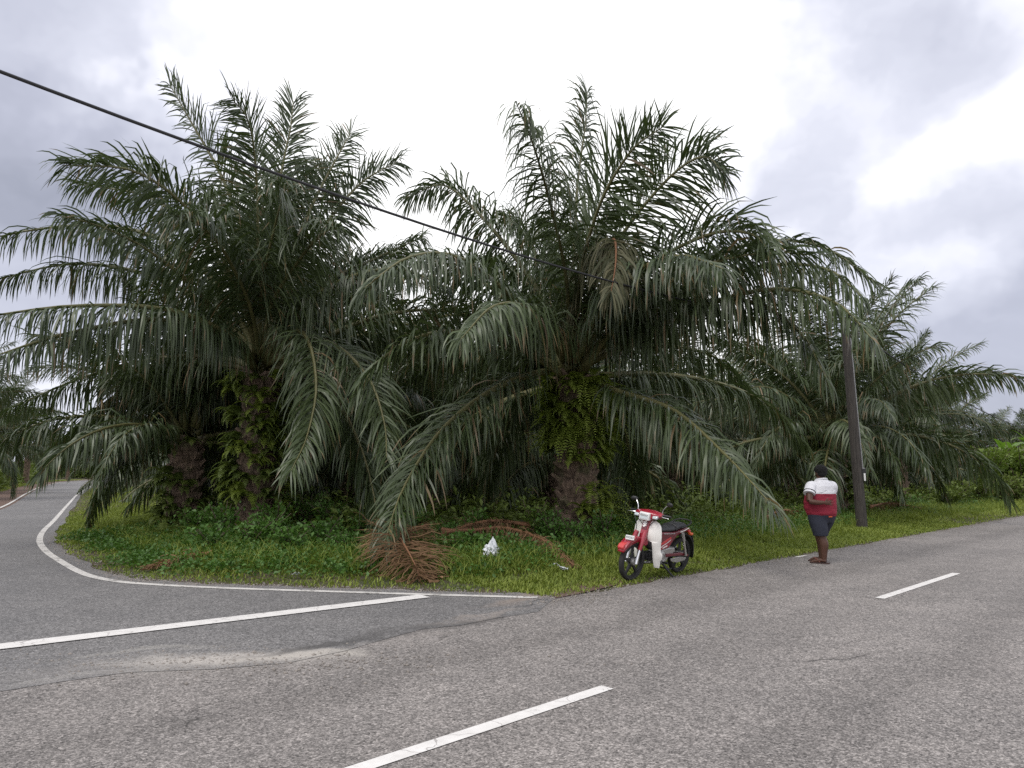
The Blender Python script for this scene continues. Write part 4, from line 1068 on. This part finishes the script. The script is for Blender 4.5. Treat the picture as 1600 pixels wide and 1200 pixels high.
def part(name, mb, mat, parent=bike, **kw): return mb.build(name, mat, parent, **kw)
FX, RX, AZ, WR = 0.62, -0.62, 0.278, 0.278
def wheel(name, cx, drum):
    tread = [(WR, -0.012), (WR, 0.012), (WR - 0.008, 0.030), (WR - 0.028, 0.038), (WR - 0.052, 0.028), (WR - 0.052, -0.028), (WR - 0.028, -0.038), (WR - 0.008, -0.030)]
    rim = [(WR - 0.048, -0.030), (WR - 0.048, 0.030), (WR - 0.062, 0.030), (WR - 0.070, 0.014), (WR - 0.070, -0.014), (WR - 0.062, -0.030)]
    wmb = MB(); wmb.add(lathe_y(tread, cx, AZ)); w_o = part(name, wmb, M_TYRE)
    wmb = MB(); wmb.add(lathe_y(rim, cx, AZ)); part('rim', wmb, M_BLKP, w_o)
    for k in range(5):
        a = 2 * math.pi * k / 5 + 0.3; c_, s_ = math.cos(a), math.sin(a)
        V, F = [], []
        for r_, hw, hy in ((0.04, 0.034, 0.022), (0.12, 0.020, 0.016), (WR - 0.066, 0.016, 0.014)):
            V.append([(cx + c_ * r_ - s_ * q * hw, y * hy, AZ + s_ * r_ + c_ * q * hw) for q, y in ((-1, -1), (1, -1), (1, 1), (-1, 1))])
        wmb = MB(); wmb.add(ringloft(V)); part('spoke', wmb, M_BLKP, w_o, bevel=0.004)
    wmb = MB(); wmb.add(lathe_y([(0.012, -0.062), (0.05, -0.058), (drum, -0.035), (drum, 0.035), (0.05, 0.058), (0.012, 0.062)], cx, AZ, 24)); part('hub', wmb, M_SILV, w_o)
    wmb = MB(); wmb.tube([(cx, -0.11, AZ), (cx, 0.11, AZ)], 0.012, 8); part('axle', wmb, M_CHROME, w_o)
    return w_o
wheel('front_wheel', FX, 0.058); wheel('rear_wheel', RX, 0.062)
for s in (-1, 1):
    mb = MB(); mb.tube([(0.565, s * 0.082, 0.47), (0.60, s * 0.085, 0.36), (0.632, s * 0.086, 0.255)], [0.021, 0.023, 0.026], 12)
    mb.tube([(0.632, s * 0.086, 0.262), (FX, s * 0.086, AZ)], 0.02, 10); part('fork_leg', mb, M_CHROME)
    mb = MB(); mb.tube([(0.455, s * 0.07, 0.70), (0.52, s * 0.080, 0.57), (0.572, s * 0.082, 0.45)], [0.036, 0.036, 0.029], 12); part('fork_cover', mb, M_REDP)
# front mudguard: a hood over the wheel with skirts towards the fork
rings = []
for a in np.linspace(R(12), R(128), 16):
    q = (a - R(12)) / R(116); hw = 0.050 + 0.030 * math.sin(min(1, q * 1.25) * math.pi) ** 0.8; ro = 0.342 + 0.014 * math.sin(q * math.pi); sk = 0.030 + 0.05 * math.sin(min(1, q * 1.1) * math.pi)
    c_, s_ = math.cos(a + R(14)), math.sin(a + R(14)); R_ = lambda r_, y: (FX + c_ * r_, y, AZ + 0.012 + s_ * r_)
    rings.append([R_(ro - sk, -hw), R_(ro - 0.012, -hw * 0.96), R_(ro, -hw * 0.62), R_(ro + 0.010, 0), R_(ro, hw * 0.62), R_(ro - 0.012, hw * 0.96), R_(ro - sk, hw)])
mb = MB(); mb.add(ringloft(rings, close=False)); fen = part('front_mudguard', mb, M_REDP)
sm_ = fen.modifiers.new('s', 'SOLIDIFY'); sm_.thickness = 0.006
mb = MB(); mb.add(prism([(0.83, 0.49), (0.92, 0.468), (0.935, 0.505), (0.905, 0.55), (0.83, 0.575)], -0.050, 0.050)); part('mudguard_nose', mb, M_REDL, fen, bevel=0.012)  # brighter red than the mudguard, standing in for light on the nose
# number plate on the mudguard
mb = MB(); mb.add(boxv(-0.003, 0.003, -0.065, 0.065, -0.032, 0.032)); plate = part('number_plate', mb, M_WHITE, bike, bevel=0.004)
plate.location = (0.80, 0.060, 0.645); plate.rotation_euler = (0, R(-14), R(20))
def text_mesh(txt, size, mat, parent, loc, rot, name='lettering', ext=0.0012):
    cu = bpy.data.curves.new('txt', 'FONT'); cu.body = txt; cu.size = size; cu.extrude = ext; cu.align_x = 'CENTER'; cu.align_y = 'CENTER'
    to = bpy.data.objects.new('txt', cu); COL.objects.link(to)
    bpy.context.view_layer.update()
    me = bpy.data.meshes.new_from_object(to.evaluated_get(bpy.context.evaluated_depsgraph_get()))
    bpy.data.objects.remove(to); me.materials.clear(); me.materials.append(mat)
    return add(name, me, parent, loc, rot)
text_mesh('FK033', 0.042, M_BLKP, plate, (0.0045, 0, 0), (math.pi / 2, 0, math.pi / 2))
# leg shields
for s in (-1, 1):
    rows = [(.87, .075, .115, .300, .275), (.845, .065, .175, .318, .245), (.80, .060, .208, .335, .228), (.74, .058, .225, .350, .220), (.66, .058, .235, .364, .214), (.605, .060, .236, .366, .210), (.575, .062, .234, .362, .208), (.560, .128, .232, .350, .206), (.505, .132, .228, .338, .206), (.43, .135, .226, .322, .200), (.40, .135, .250, .315, .185), (.33, .138, .248, .302, .180), (.30, .140, .222, .296, .190), (.24, .146, .216, .280, .190), (.19, .150, .208, .268, .192)]
    V, F = [], []
    for z_, yi, yo, xi, xo in rows:
        for q in np.linspace(0, 1, 6):
            xo_ = xi + (xo - xi) * 0.55; yo_ = yo + 0.012
            V.append((xi + (xo_ - xi) * q ** 1.25 + 0.004 * math.sin(q * math.pi), s * (yi + (yo_ - yi) * q), z_))
    for i in range(len(rows) - 1):
        for j in range(5): F.append((i * 6 + j, i * 6 + j + 1, i * 6 + j + 7, i * 6 + j + 6))
    mb = MB(); mb.add((V, F)); ls = part('leg_shield', mb, M_CREAM)
    sm_ = ls.modifiers.new('s', 'SOLIDIFY'); sm_.thickness = 0.010; bv = ls.modifiers.new('b', 'BEVEL'); bv.width = 0.003; bv.segments = 2
# centre column with the emblem
mb = MB(); mb.add(prism([(0.26, 0.885), (0.335, 0.885), (0.385, 0.74), (0.425, 0.62), (0.455, 0.575), (0.42, 0.50), (0.33, 0.50), (0.28, 0.70)], -0.056, 0.056)); colm = part('centre_column', mb, M_REDP, bevel=0.014)
mb = MB(); mb.add(prism([(0.345, 0.868), (0.352, 0.868), (0.398, 0.735), (0.391, 0.735)], -0.046, 0.046)); part('badge_plate', mb, M_REDD, colm, bevel=0.003)
e0 = np.array([0.3565, 0, 0.862]); eu = nrm(np.array([0.046, 0, -0.133])); en = np.array([0.945, 0, 0.327])
def emb(poly): # stylised angular S, u down the column, v across
    V = [tuple(e0 + eu * (u * 0.1) + np.array([0, v * 0.04, 0]) + en * h_) for h_ in (0.0, 0.004) for u, v in poly]; n = len(poly)
    return V, [tuple(range(n))[::-1], tuple(range(n, 2 * n))] + [(i, (i + 1) % n, n + (i + 1) % n, n + i) for i in range(n)]
mb = MB(); mb.add(emb([(0.0, 0.15), (0.32, -0.95), (0.62, 0.55), (0.50, 0.95), (0.34, 0.1), (0.25, 0.95)]))
mb.add(emb([(1.05, -0.15), (0.73, 0.95), (0.43, -0.55), (0.55, -0.95), (0.71, -0.1), (0.80, -0.95)])); part('emblem', mb, M_WHITE, colm, smooth=False)
# handlebar group
ring_c = []
for y, xf, xb, zl, zh in ((-0.235, .315, .255, .945, .985), (-0.20, .345, .245, .915, .995), (-0.12, .375, .225, .895, 1.005), (-0.06, .385, .215, .870, 1.012), (0.06, .385, .215, .870, 1.012), (0.12, .375, .225, .895, 1.005), (0.20, .345, .245, .915, .995), (0.235, .315, .255, .945, .985)):
    ring_c.append([(xb, y, zl), ((xb + xf) / 2, y, zl - 0.01), (xf, y, zl + 0.01), (xf, y, zh - 0.03), (xf - 0.05, y, zh), (xb, y, zh)])
mb = MB(); mb.add(ringloft(ring_c)); cowl = part('handlebar_cowl', mb, M_REDP, bevel=0.010)
mb = MB(); mb.add(prism([(0.36, 0.873), (0.425, 0.868), (0.412, 0.978), (0.36, 0.985)], -0.088, 0.088)); hl = part('headlight', mb, M_WHITE, cowl, bevel=0.010)
mb = MB(); mb.add(prism([(0.418, 0.886), (0.428, 0.886), (0.418, 0.962), (0.408, 0.962)], -0.070, 0.070)); part('lens', mb, M_GLASS, hl, bevel=0.004)
for s in (-1, 1):
    y0, y1 = sorted((s * 0.118, s * 0.205))
    mb = MB(); mb.add(prism([(0.335, 0.905), (0.388, 0.905), (0.376, 0.95), (0.335, 0.955)], y0, y1)); part('turn_signal', mb, M_GLASS, cowl, bevel=0.012)
    mb = MB(); mb.tube([(0.285, s * 0.22, 0.965), (0.27, s * 0.26, 0.968), (0.255, s * 0.355, 0.965)], [0.016, 0.018, 0.018], 12); part('grip', mb, M_BLKP)
    mb = MB(); mb.tube([(0.31, s * 0.225, 0.955), (0.335, s * 0.28, 0.950), (0.325, s * 0.365, 0.945)], [0.010, 0.009, 0.007], 8, flat=0.6); part('brake_lever' if s < 0 else 'clutch_lever', mb, M_CHROME)
    mb = MB(); mb.tube(catmull([(0.275, s * 0.215, 0.985), (0.268, s * 0.225, 1.05), (0.25, s * 0.27, 1.115)], 8), 0.0075, 8); st = part('mirror_stem', mb, M_CHROME)
    bm = bmesh.new(); bmesh.ops.create_uvsphere(bm, u_segments=16, v_segments=10, radius=1)
    me = bpy.data.meshes.new('mirror'); bm.to_mesh(me); bm.free(); me.materials.append(M_BLKP)
    me.polygons.foreach_set('use_smooth', [True] * len(me.polygons))
    add('mirror', me, st, (0.25, s * 0.315, 1.135), (0, R(8), s * R(-12)), (0.022, 0.062, 0.036))
mb = MB(); mb.add(prism([(0.417, 0.932), (0.4275, 0.932), (0.4235, 0.958), (0.413, 0.958)], -0.062, 0.062)); part('lens_top_band', mb, M_SILV, hl, bevel=0.003)  # grey bar that makes the upper part of the lens darker
for s, pts in ((-1, [(0.31, -0.24, .955), (0.40, -0.17, .88), (0.42, -0.11, .74), (0.56, -0.10, .48), (0.62, -0.085, .33)]), (-1, [(0.30, -0.21, .95), (0.36, -0.12, .86), (0.34, -0.07, .80)]), (1, [(0.31, 0.24, .955), (0.39, 0.16, .87), (0.36, 0.08, .80)])):
    mb = MB(); mb.tube(catmull(pts, 16), 0.006, 6); part('control_cable', mb, M_BLKP)
# seat
mb = MB()
rs = []
for x, zb, zt_, hw in ((0.10, .690, .715, .060), (0.06, .680, .745, .095), (-0.06, .675, .757, .118), (-0.22, .672, .757, .128), (-0.30, .680, .775, .130), (-0.36, .690, .797, .128), (-0.52, .705, .802, .118), (-0.62, .720, .792, .098), (-0.66, .730, .765, .070)):
    rs.append([(x, -hw * .9, zb), (x, hw * .9, zb), (x, hw, zb + (zt_ - zb) * .45), (x, hw * .82, zt_ - .012), (x, hw * .4, zt_), (x, -hw * .4, zt_), (x, -hw * .82, zt_ - .012), (x, -hw, zb + (zt_ - zb) * .45)])
mb.add(ringloft(rs)); seat = part('seat', mb, M_VINYL, sub=1)
mb = MB(); mb.tube([(-0.285, -0.128, .70), (-0.29, -0.118, .755), (-0.292, -0.05, .778), (-0.292, 0.05, .778), (-0.29, 0.118, .755), (-0.285, 0.128, .70)], 0.011, 6, flat=0.5); part('seat_strap', mb, M_BLKP, seat)
# body under the seat
mb = MB(); mb.add(prism([(0.07, .685), (-0.30, .675), (-0.62, .725), (-0.70, .700), (-0.60, .655), (-0.36, .610), (-0.26, .53), (-0.16, .44), (0.06, .42), (0.12, .50), (0.12, .62)], -0.112, 0.112)); body = part('side_body', mb, M_REDD, bevel=0.02)
for s in (-1, 1):
    def dec(name, prof, mat, h_=0.004):
        y0, y1 = sorted((s * 0.111, s * (0.112 + h_))); d_ = MB(); d_.add(prism(prof, y0, y1)); return part(name, d_, mat, body, bevel=0.0015)
    dec('red_stripe', [(0.085, .520), (-0.10, .585), (-0.175, .605), (-0.19, .578), (-0.02, .515), (0.085, .490)], M_REDL)
    dec('side_cover', [(0.08, .478), (-0.02, .505), (-0.16, .560), (-0.205, .565), (-0.18, .500), (-0.12, .452), (0.07, .425)], M_REDP)
    dec('white_stripe', [(0.085, .462), (0.03, .488), (-0.06, .515), (-0.17, .562), (-0.19, .562), (-0.06, .505), (0.03, .475), (0.085, .450)], M_CREAM, 0.006)
    dec('model_lettering_panel', [(0.03, .455), (-0.03, .472), (-0.09, .490), (-0.09, .470), (-0.03, .452), (0.03, .437)], M_CREAM, 0.006)
    dec('seat_trim', [(0.02, .668), (-0.27, .655), (-0.27, .645), (0.02, .657)], M_CHROME, 0.010)
    dec('tail_stripe', [(-0.42, .672), (-0.55, .690), (-0.66, .722), (-0.66, .712), (-0.55, .678), (-0.42, .658)], M_CREAM, 0.006)
    mb = MB(); mb.tube([(-0.455, s * 0.135, .655), (-0.50, s * 0.14, .53)], [0.026, 0.026], 12); sh_ = part('shock_absorber', mb, M_SILV)
    mb = MB(); mb.tube([(-0.50, s * 0.14, .53), (-0.59, s * 0.14, .300)], [0.018, 0.022], 12); part('shock_rod', mb, M_CHROME, sh_)
    mb = MB(); mb.tube([(-0.10, s * 0.095, .315), (-0.64, s * 0.105, AZ)], [0.022, 0.018], 8, flat=0.7); part('swing_arm', mb, M_BLKP)
    mb = MB(); mb.tube([(0.03, s * 0.10, .245), (0.03, s * 0.225, .250)], [0.012, 0.017], 8); part('foot_peg', mb, M_BLKP)
mb = MB(); mb.tube(catmull([(-0.40, 0.14, .735), (-0.58, 0.15, .775), (-0.70, 0.115, .815), (-0.735, 0, .825), (-0.70, -0.115, .815), (-0.58, -0.15, .775), (-0.40, -0.14, .735)], 24), 0.011, 8); part('grab_rail', mb, M_BLKP)
mb = MB(); mb.tube([(0.36, 0, .60), (0.22, 0, .47), (0.05, 0, .44)], [0.05, 0.05, 0.055], 10); part('frame_spine', mb, M_BLKP)
# engine and drive
eng = MB(); eng.add(prism([(0.12, .40), (-0.02, .425), (-0.16, .44), (-0.34, .435), (-0.36, .36), (-0.20, .30), (-0.13, .225), (0.02, .20), (0.11, .225), (0.15, .31)], -0.085, 0.098)); en_o = part('engine', eng, M_SILV, bevel=0.02)
mb = MB(); mb.add(lathe_y([(0.001, 0.085), (0.098, 0.085), (0.098, 0.118), (0.080, 0.130), (0.001, 0.132)], 0.035, .305, 28, False)); part('crankcase_cover', mb, M_SILV, en_o)
mb = MB(); mb.add(lathe_y([(0.060, 0.131), (0.070, 0.131), (0.070, 0.137), (0.060, 0.137)], 0.035, .305, 28)); part('cover_ring', mb, M_CHROME, en_o)
for k in range(6):
    mb = MB(); mb.add(boxv(0.155 + k * 0.024, 0.167 + k * 0.024, -0.062, 0.062, .27, .39)); part('cooling_fin', mb, M_BLKP, en_o)
mb = MB(); mb.add(boxv(0.14, 0.31, -0.045, 0.045, .285, .375)); part('cylinder_barrel', mb, M_BLKP, en_o, bevel=0.008)
mb = MB(); mb.add(prism([(-0.08, .355), (-0.50, .345), (-0.70, .305), (-0.70, .270), (-0.50, .300), (-0.08, .310)], 0.098, 0.120)); part('chain_case', mb, M_REDD, bevel=0.006)
mb = MB(); mb.add(prism([(-0.22, .270), (-0.50, .285), (-0.66, .255), (-0.62, .215), (-0.40, .195), (-0.24, .225)], 0.098, 0.116)); part('lower_chain_case', mb, M_SILV, bevel=0.006)
mb = MB(); mb.tube(catmull([(0.20, -0.06, .28), (0.16, -0.12, .19), (-0.02, -0.14, .185), (-0.22, -0.15, .22), (-0.75, -0.155, .33)], 20), np.r_[np.full(9, 0.018), np.linspace(0.03, 0.045, 4), np.full(7, 0.045)], 12); part('exhaust', mb, M_CHROME)
mb = MB(); mb.tube(catmull([(-0.02, 0.10, .215), (-0.07, 0.165, .13), (-0.135, 0.232, .040), (-0.165, 0.245, .038)], 10), [0.014] * 8 + [0.012, 0.010], 8); part('side_stand', mb, M_BLKP)
mb = MB(); mb.tube([(-0.08, 0.07, .21), (-0.16, 0.12, .12), (-0.24, 0.13, .125)], 0.013, 8); mb.tube([(-0.08, -0.07, .21), (-0.16, -0.12, .12), (-0.24, -0.13, .125)], 0.013, 8); mb.tube([(-0.16, -0.12, .12), (-0.16, 0.12, .12)], 0.011, 8); part('centre_stand', mb, M_BLKP)
mb = MB(); mb.tube([(-0.02, 0.115, .27), (0.06, 0.14, .235), (0.15, 0.145, .245)], 0.009, 8); part('gear_lever', mb, M_CHROME)
# rear mudguard, lamp, flap
rings = []
for a in np.linspace(R(62), R(196), 14):
    c_, s_ = math.cos(a), math.sin(a); R_ = lambda r_, y: (RX + c_ * r_, y, AZ + 0.03 + s_ * r_)
    rings.append([R_(0.29, -0.075), R_(0.325, -0.066), R_(0.338, 0), R_(0.325, 0.066), R_(0.29, 0.075)])
mb = MB(); mb.add(ringloft(rings, False)); rf = part('rear_mudguard', mb, M_BLKP); sm_ = rf.modifiers.new('s', 'SOLIDIFY'); sm_.thickness = 0.005
mb = MB(); mb.add(prism([(-0.70, .70), (-0.80, .665), (-0.825, .61), (-0.74, .625)], -0.065, 0.065)); part('tail_lamp', mb, M_REDL, rf, bevel=0.012)
for s in (-1, 1):
    y0, y1 = sorted((s * 0.07, s * 0.145)); mb = MB(); mb.add(prism([(-0.70, .645), (-0.755, .64), (-0.755, .60), (-0.70, .60)], y0, y1)); part('rear_turn_signal', mb, M_AMBER, rf, bevel=0.012)
mb = MB(); mb.add(prism([(-0.84, .60), (-0.915, .47), (-0.905, .465), (-0.83, .59)], -0.075, 0.075)); part('mud_flap', mb, M_BLKP, rf, bevel=0.003)
# ------------------------------------------------------------------ person (x forward, y left, z up)
def skin_like(name, col, rough=0.5, bumps=0.0, scale=60):
    return plain(name, col, rough, vary=0.15, vscale=scale, spec=0.35, bump=bumps)
M_SKIN = skin_like('skin', (0.085, 0.040, 0.026), 0.48)
M_HAIR = plain('hair', (0.006, 0.0055, 0.0055), 0.95, vary=0.4, vscale=90, bump=1.0)
m, t, b, o = material('polo_shirt')
co = t.n('ShaderNodeTexCoord').outputs['Object']
sep = t.n('ShaderNodeSeparateXYZ', {0: co})
zz = t.math('MULTIPLY_ADD', t.noise(co, 5, 2), 0.012, sep.outputs[2])
ay = t.math('ABSOLUTE', sep.outputs[1])
isred = t.math('LESS_THAN', zz, 1.206)
fab = t.noise(co, 220, 2)
cw_ = t.mix(fab, (0.62, 0.62, 0.66, 1), (0.78, 0.78, 0.80, 1)); cr_ = t.mix(fab, (0.20, 0.010, 0.026, 1), (0.29, 0.018, 0.040, 1))
t.put(b.inputs['Base Color'], t.mix(isred, cw_, cr_)); b.inputs['Roughness'].default_value = 0.85
fold = t.noise(t.vmath('MULTIPLY', co, (1, 1, 2.2)), 6, 2, 0.4, dist=0.8)
t.put(b.inputs['Normal'], t.n('ShaderNodeBump', {'Strength': 0.7, 'Distance': 0.04, 'Height': fold}).outputs[0])
M_SHIRT = m
M_SLEEVE = plain('white_cotton', (0.72, 0.72, 0.75), 0.85, vary=0.08)
M_SHORTS = plain('navy_denim', (0.016, 0.019, 0.032), 0.85, vary=0.35, vscale=14, bump=0.8)
M_FLOP = plain('sandal_sole', (0.045, 0.022, 0.018), 0.7); M_STRAP = plain('sandal_strap', (0.20, 0.06, 0.045), 0.6)
M_EYE = plain('eye', (0.25, 0.25, 0.25), 0.3)
hx, hy = math.cos(R(106)), math.sin(R(106))
gp_ = G(1289, 880)
man = root('person', (gp_[0], gp_[1], 0.0), 'person in white and maroon polo shirt and navy shorts, hand on lower back', 'person')
man.rotation_euler = (0, 0, math.atan2(hy, hx)); man.scale = (1.05, 1.08, 1.0)
def ell_ring(cx, cy, z, rx, ry, k=20, p=2.3):
    out = []
    for j in range(k):
        a = 2 * math.pi * j / k; c_, s_ = math.cos(a), math.sin(a)
        out.append((cx + rx * math.copysign(abs(c_) ** (2 / p), c_), cy + ry * math.copysign(abs(s_) ** (2 / p), s_), z))
    return out
def limb(mb, pts, rad, n=14, k=12, flat=1.0): 
    p = catmull(pts, n); r_ = np.interp(np.linspace(0, 1, n), np.linspace(0, 1, len(rad)), rad); mb.tube(p, r_, k, flat=flat)
def blobv(c, r, k=14):
    bm = bmesh.new(); bmesh.ops.create_uvsphere(bm, u_segments=k, v_segments=k - 4, radius=1)
    V = [(c[0] + v.co.x * r[0], c[1] + v.co.y * r[1], c[2] + v.co.z * r[2]) for v in bm.verts]; F = [tuple(v.index for v in f.verts) for f in bm.faces]; bm.free(); return V, F
def remesh(o, vox, it=4):
    r_ = o.modifiers.new('remesh', 'REMESH'); r_.mode = 'VOXEL'; r_.voxel_size = vox; r_.use_smooth_shade = True
    s_ = o.modifiers.new('smooth', 'SMOOTH'); s_.iterations = it; s_.factor = 0.5
    return o
SH = 1.375
torso = [(0.80, .025, .165, .200), (0.86, .03, .190, .220), (0.95, .045, .208, .232), (1.05, .050, .210, .234), (1.15, .030, .190, .230), (1.25, .008, .162, .226), (1.33, -.008, .135, .208), (1.385, -.018, .105, .165), (1.425, -.020, .078, .105), (1.455, -.014, .066, .074)]
body = MB()
body.add(ringloft([ell_ring(cx, 0, z, rx - .012, ry - .012) for z, cx, rx, ry in torso]))
limb(body, [(-.012, 0, 1.40), (0.0, 0, 1.47), (-0.004, 0, 1.53)], [.070, .060, .062])
body.add(blobv((0.0, 0, 1.580), (.098, .079, .112))); body.add(blobv((0.045, 0, 1.535), (.058, .056, .062)))
body.add(blobv((0.110, 0, 1.560), (.020, .014, .020)))
for s in (-1, 1): body.add(blobv((0.005, s * .080, 1.565), (.020, .010, .030)))
# legs, right foot half a step ahead
foot = {}
for s, dx in ((1, -0.03), (-1, 0.10)):
    y = s * 0.118
    limb(body, [(0.01, s * .095, .88), (0.012 + dx * .5, y, .68), (0.02 + dx * .9, y, .475), (-0.012 + dx, y, .34), (-0.008 + dx, y, .20), (-0.004 + dx, y, .085)], [.125, .112, .074, .073, .054, .042], 22)
    limb(body, [(-0.035 + dx, y, .055), (0.05 + dx, y + s * .004, .060), (0.13 + dx, y + s * .012, .040), (0.185 + dx, y + s * .016, .030)], [.040, .041, .040, .026], 12, 12, 0.8)
    for q in range(5):
        yy = y + s * (.016 + (q - 2) * -0.016); limb(body, [(0.165 + dx, yy, .030), (0.212 + dx - abs(q - 0.5) * .006, yy, .026)], [.011, .009], 5, 8)
    foot[s] = (dx, y)
# left arm: bent behind, back of the wrist on the lower back; right arm bent in front
limb(body, [(-.015, .185, SH - .02), (-.055, .262, 1.23), (-.110, .318, 1.075)], [.066, .062, .048], 14)
limb(body, [(-.110, .318, 1.075), (-.185, .235, 1.055), (-.222, .130, 1.055)], [.049, .045, .031], 12)
pal = np.array([-.228, .085, 1.052])
body.add(blobv(tuple(pal), (.017, .050, .042)))
for q, (ln, dz, sp) in enumerate(((.076, .030, .24), (.084, .010, .07), (.078, -.011, -.10), (.060, -.030, -.28))):
    b0 = pal + np.array([-.002, -.034, dz]); d1 = np.array([-.10, -1, sp]); d1 = d1 / np.linalg.norm(d1)
    p1 = b0 + d1 * ln * .5; p2 = b0 + d1 * ln + np.array([-.016, 0, -.006]); limb(body, [b0, p1, p2], [.0105, .0098, .0078], 9, 8)
limb(body, [pal + np.array([0, .018, .030]), pal + np.array([-.012, -.004, .062]), pal + np.array([-.018, -.030, .078])], [.013, .011, .0085], 8, 8)
limb(body, [(-.015, -.185, SH - .02), (.055, -.235, 1.23), (.10, -.250, 1.09)], [.066, .062, .048], 14)
limb(body, [(.10, -.250, 1.09), (.20, -.18, 1.11), (.270, -.10, 1.15)], [.049, .043, .031], 12)
rp = np.array([.295, -.065, 1.165]); body.add(blobv(tuple(rp), (.035, .044, .022)))
for q in range(4):
    b0 = rp + np.array([.020 - q * .016, .030, .0]); limb(body, [b0, b0 + np.array([.004, .036, .008]), b0 + np.array([-.006, .056, -.012])], [.0100, .0095, .008], 8, 8)
limb(body, [rp + np.array([.02, -.01, .01]), rp + np.array([.045, .012, .025]), rp + np.array([.050, .035, .028])], [.012, .011, .009], 8, 8)
def twist(mb, deg=32):
    out = []
    for x, y, z in mb.V:
        a = R(deg) * (1 - float(smoothstep(z, 0.45, 0.95))); c_, s_ = math.cos(a), math.sin(a)
        out.append((x * c_ - y * s_, x * s_ + y * c_, z))
    mb.V = out; return mb
bd = part('body', twist(body), M_SKIN, man); remesh(bd, 0.0075, 3)
for s in (-1, 1):
    mb = MB(); mb.add(blobv((0.096, s * .032, 1.585), (.010, .014, .009), 10)); part('eye', mb, M_EYE, man)
    mb = MB(); mb.tube([(0.104, s * .016, 1.606), (0.100, s * .034, 1.610), (0.088, s * .050, 1.604)], .005, 6); part('eyebrow', mb, M_HAIR, man)
mb = MB(); mb.tube([(0.098, -.024, 1.522), (0.106, 0, 1.524), (0.098, .024, 1.522)], .006, 6); part('mouth', mb, plain('lips', (0.12, 0.045, 0.04), 0.5), man)
# hair: close curls over crown, sides and nape
hb = MB(); hb.add(blobv((-0.012, 0, 1.612), (.108, .090, .096), 18)); hb.add(blobv((-0.040, 0, 1.560), (.075, .080, .075), 16))
hr2 = np.random.default_rng(4)
for k in range(150):
    u, v = hr2.uniform(0, 6.283), hr2.uniform(-0.35, 1); d = np.array([math.cos(u) * math.sqrt(1 - v * v), math.sin(u) * math.sqrt(1 - v * v), v])
    if d[0] > 0.55 and d[2] < 0.55: continue
    c_ = np.array([-0.014, 0, 1.606]) + d * np.array([.104, .087, .094]); hb.add(blobv(tuple(c_), (.015,) * 3, 8))
ho = part('hair', hb, M_HAIR, man); remesh(ho, 0.006, 1)
# shirt
sb = MB(); wr = np.random.default_rng(6)
rings = []
for z, cx, rx, ry in torso[:-1] + [(1.447, -.014, .074, .084)]:
    rr = ell_ring(cx, 0, z, rx + .012, ry + .010 + .014 * float(z < 1.2), 28)
    rings.append([(x + .007 * math.sin(z * 34 + 5 * y) * (z < 1.2), y * (1 + .012 * math.sin(z * 41 + 7 * x)), zz_) for x, y, zz_ in rr])
rings[0] = [(x * 1.03 - .001, y * 1.04, .812 + .008 * math.sin(9 * y + 4 * x)) for x, y, _ in rings[0]]
sb.add(ringloft(rings))
sh = part('shirt', sb, M_SHIRT, man); remesh(sh, 0.010, 3)
for s, e in ((1, (-.068, .285, 1.205)), (-1, (.075, -.240, 1.205))):
    mb = MB(); st_ = np.array([-.014, s * .150, SH - .008]); mid_ = np.array([-.028 if s > 0 else .020, s * .226, 1.305]); e = np.array(e)
    p = catmull([st_, mid_, e], 12); mb.tube(p, np.interp(np.linspace(0, 1, 12), [0, .3, .6, 1], [.070, .094, .088, .090]), 18); so = part('sleeve', mb, M_SLEEVE, sh)
    dv_ = nrm(e - mid_); mb = MB(); mb.tube([e - dv_ * .046, e - dv_ * .030], .0935, 20); part('sleeve_stripe', mb, M_BLKP, so)
    mb = MB(); mb.tube([e - dv_ * .006, e + dv_ * .004], .0925, 20); part('sleeve_hem', mb, M_SLEEVE, so)
mb = MB(); pc = [(-.014 + .078 * math.cos(a), .088 * math.sin(a), 1.450 + .014 * -math.cos(a)) for a in np.linspace(0, 2 * math.pi, 25)]; mb.tube(pc, .014, 8, cap=False); part('collar', mb, M_SLEEVE, sh)
# shorts
kb = MB(); kb.add(ringloft([ell_ring(.022, 0, z, rx, ry, 24) for z, rx, ry in ((0.70, .150, .205), (0.80, .178, .212), (0.88, .190, .218))]))
for s in (1, -1):
    dx, y = foot[s]
    limb(kb, [(0.016, s * .098, .82), (0.016 + dx * .4, y, .66), (0.022 + dx * .8, y + s * .006, .475)], [.150, .136, .116], 12, 18)
ko = part('shorts', twist(kb), M_SHORTS, man); remesh(ko, 0.010, 3)
mb = MB(); mb.add(boxv(-.1795, -.1745, -.045, .02, .800, .816)); part('waist_label', mb, M_AMBER, ko)
for s in (1, -1):
    dx, y = foot[s]; mb = MB()
    out = [(-.085, -.030), (-.070, -.042), (0, -.040), (.08, -.046), (.15, -.050), (.205, -.040), (.228, -.005), (.215, .032), (.15, .050), (.08, .044), (0, .040), (-.07, .042), (-.085, .030)]
    V = [(dx + px, y + py * 1.02 + s * max(0, px) * .08, z_) for z_ in (0.005, 0.024) for px, py in out]; n = len(out)
    mb.add((V, [tuple(range(n))[::-1], tuple(range(n, 2 * n))] + [(i, (i + 1) % n, n + (i + 1) % n, n + i) for i in range(n)]))
    fo = part('flip_flop', twist(mb), M_FLOP, man, bevel=0.004)
    mb = MB()
    for q in (-1, 1): mb.tube(catmull([(dx + .155, y + s * .012, .045), (dx + .11, y + q * .026, .080), (dx + .045, y + q * .046, .030)], 8), .007, 6, flat=0.6)
    twist(mb).build('strap', M_STRAP, fo)
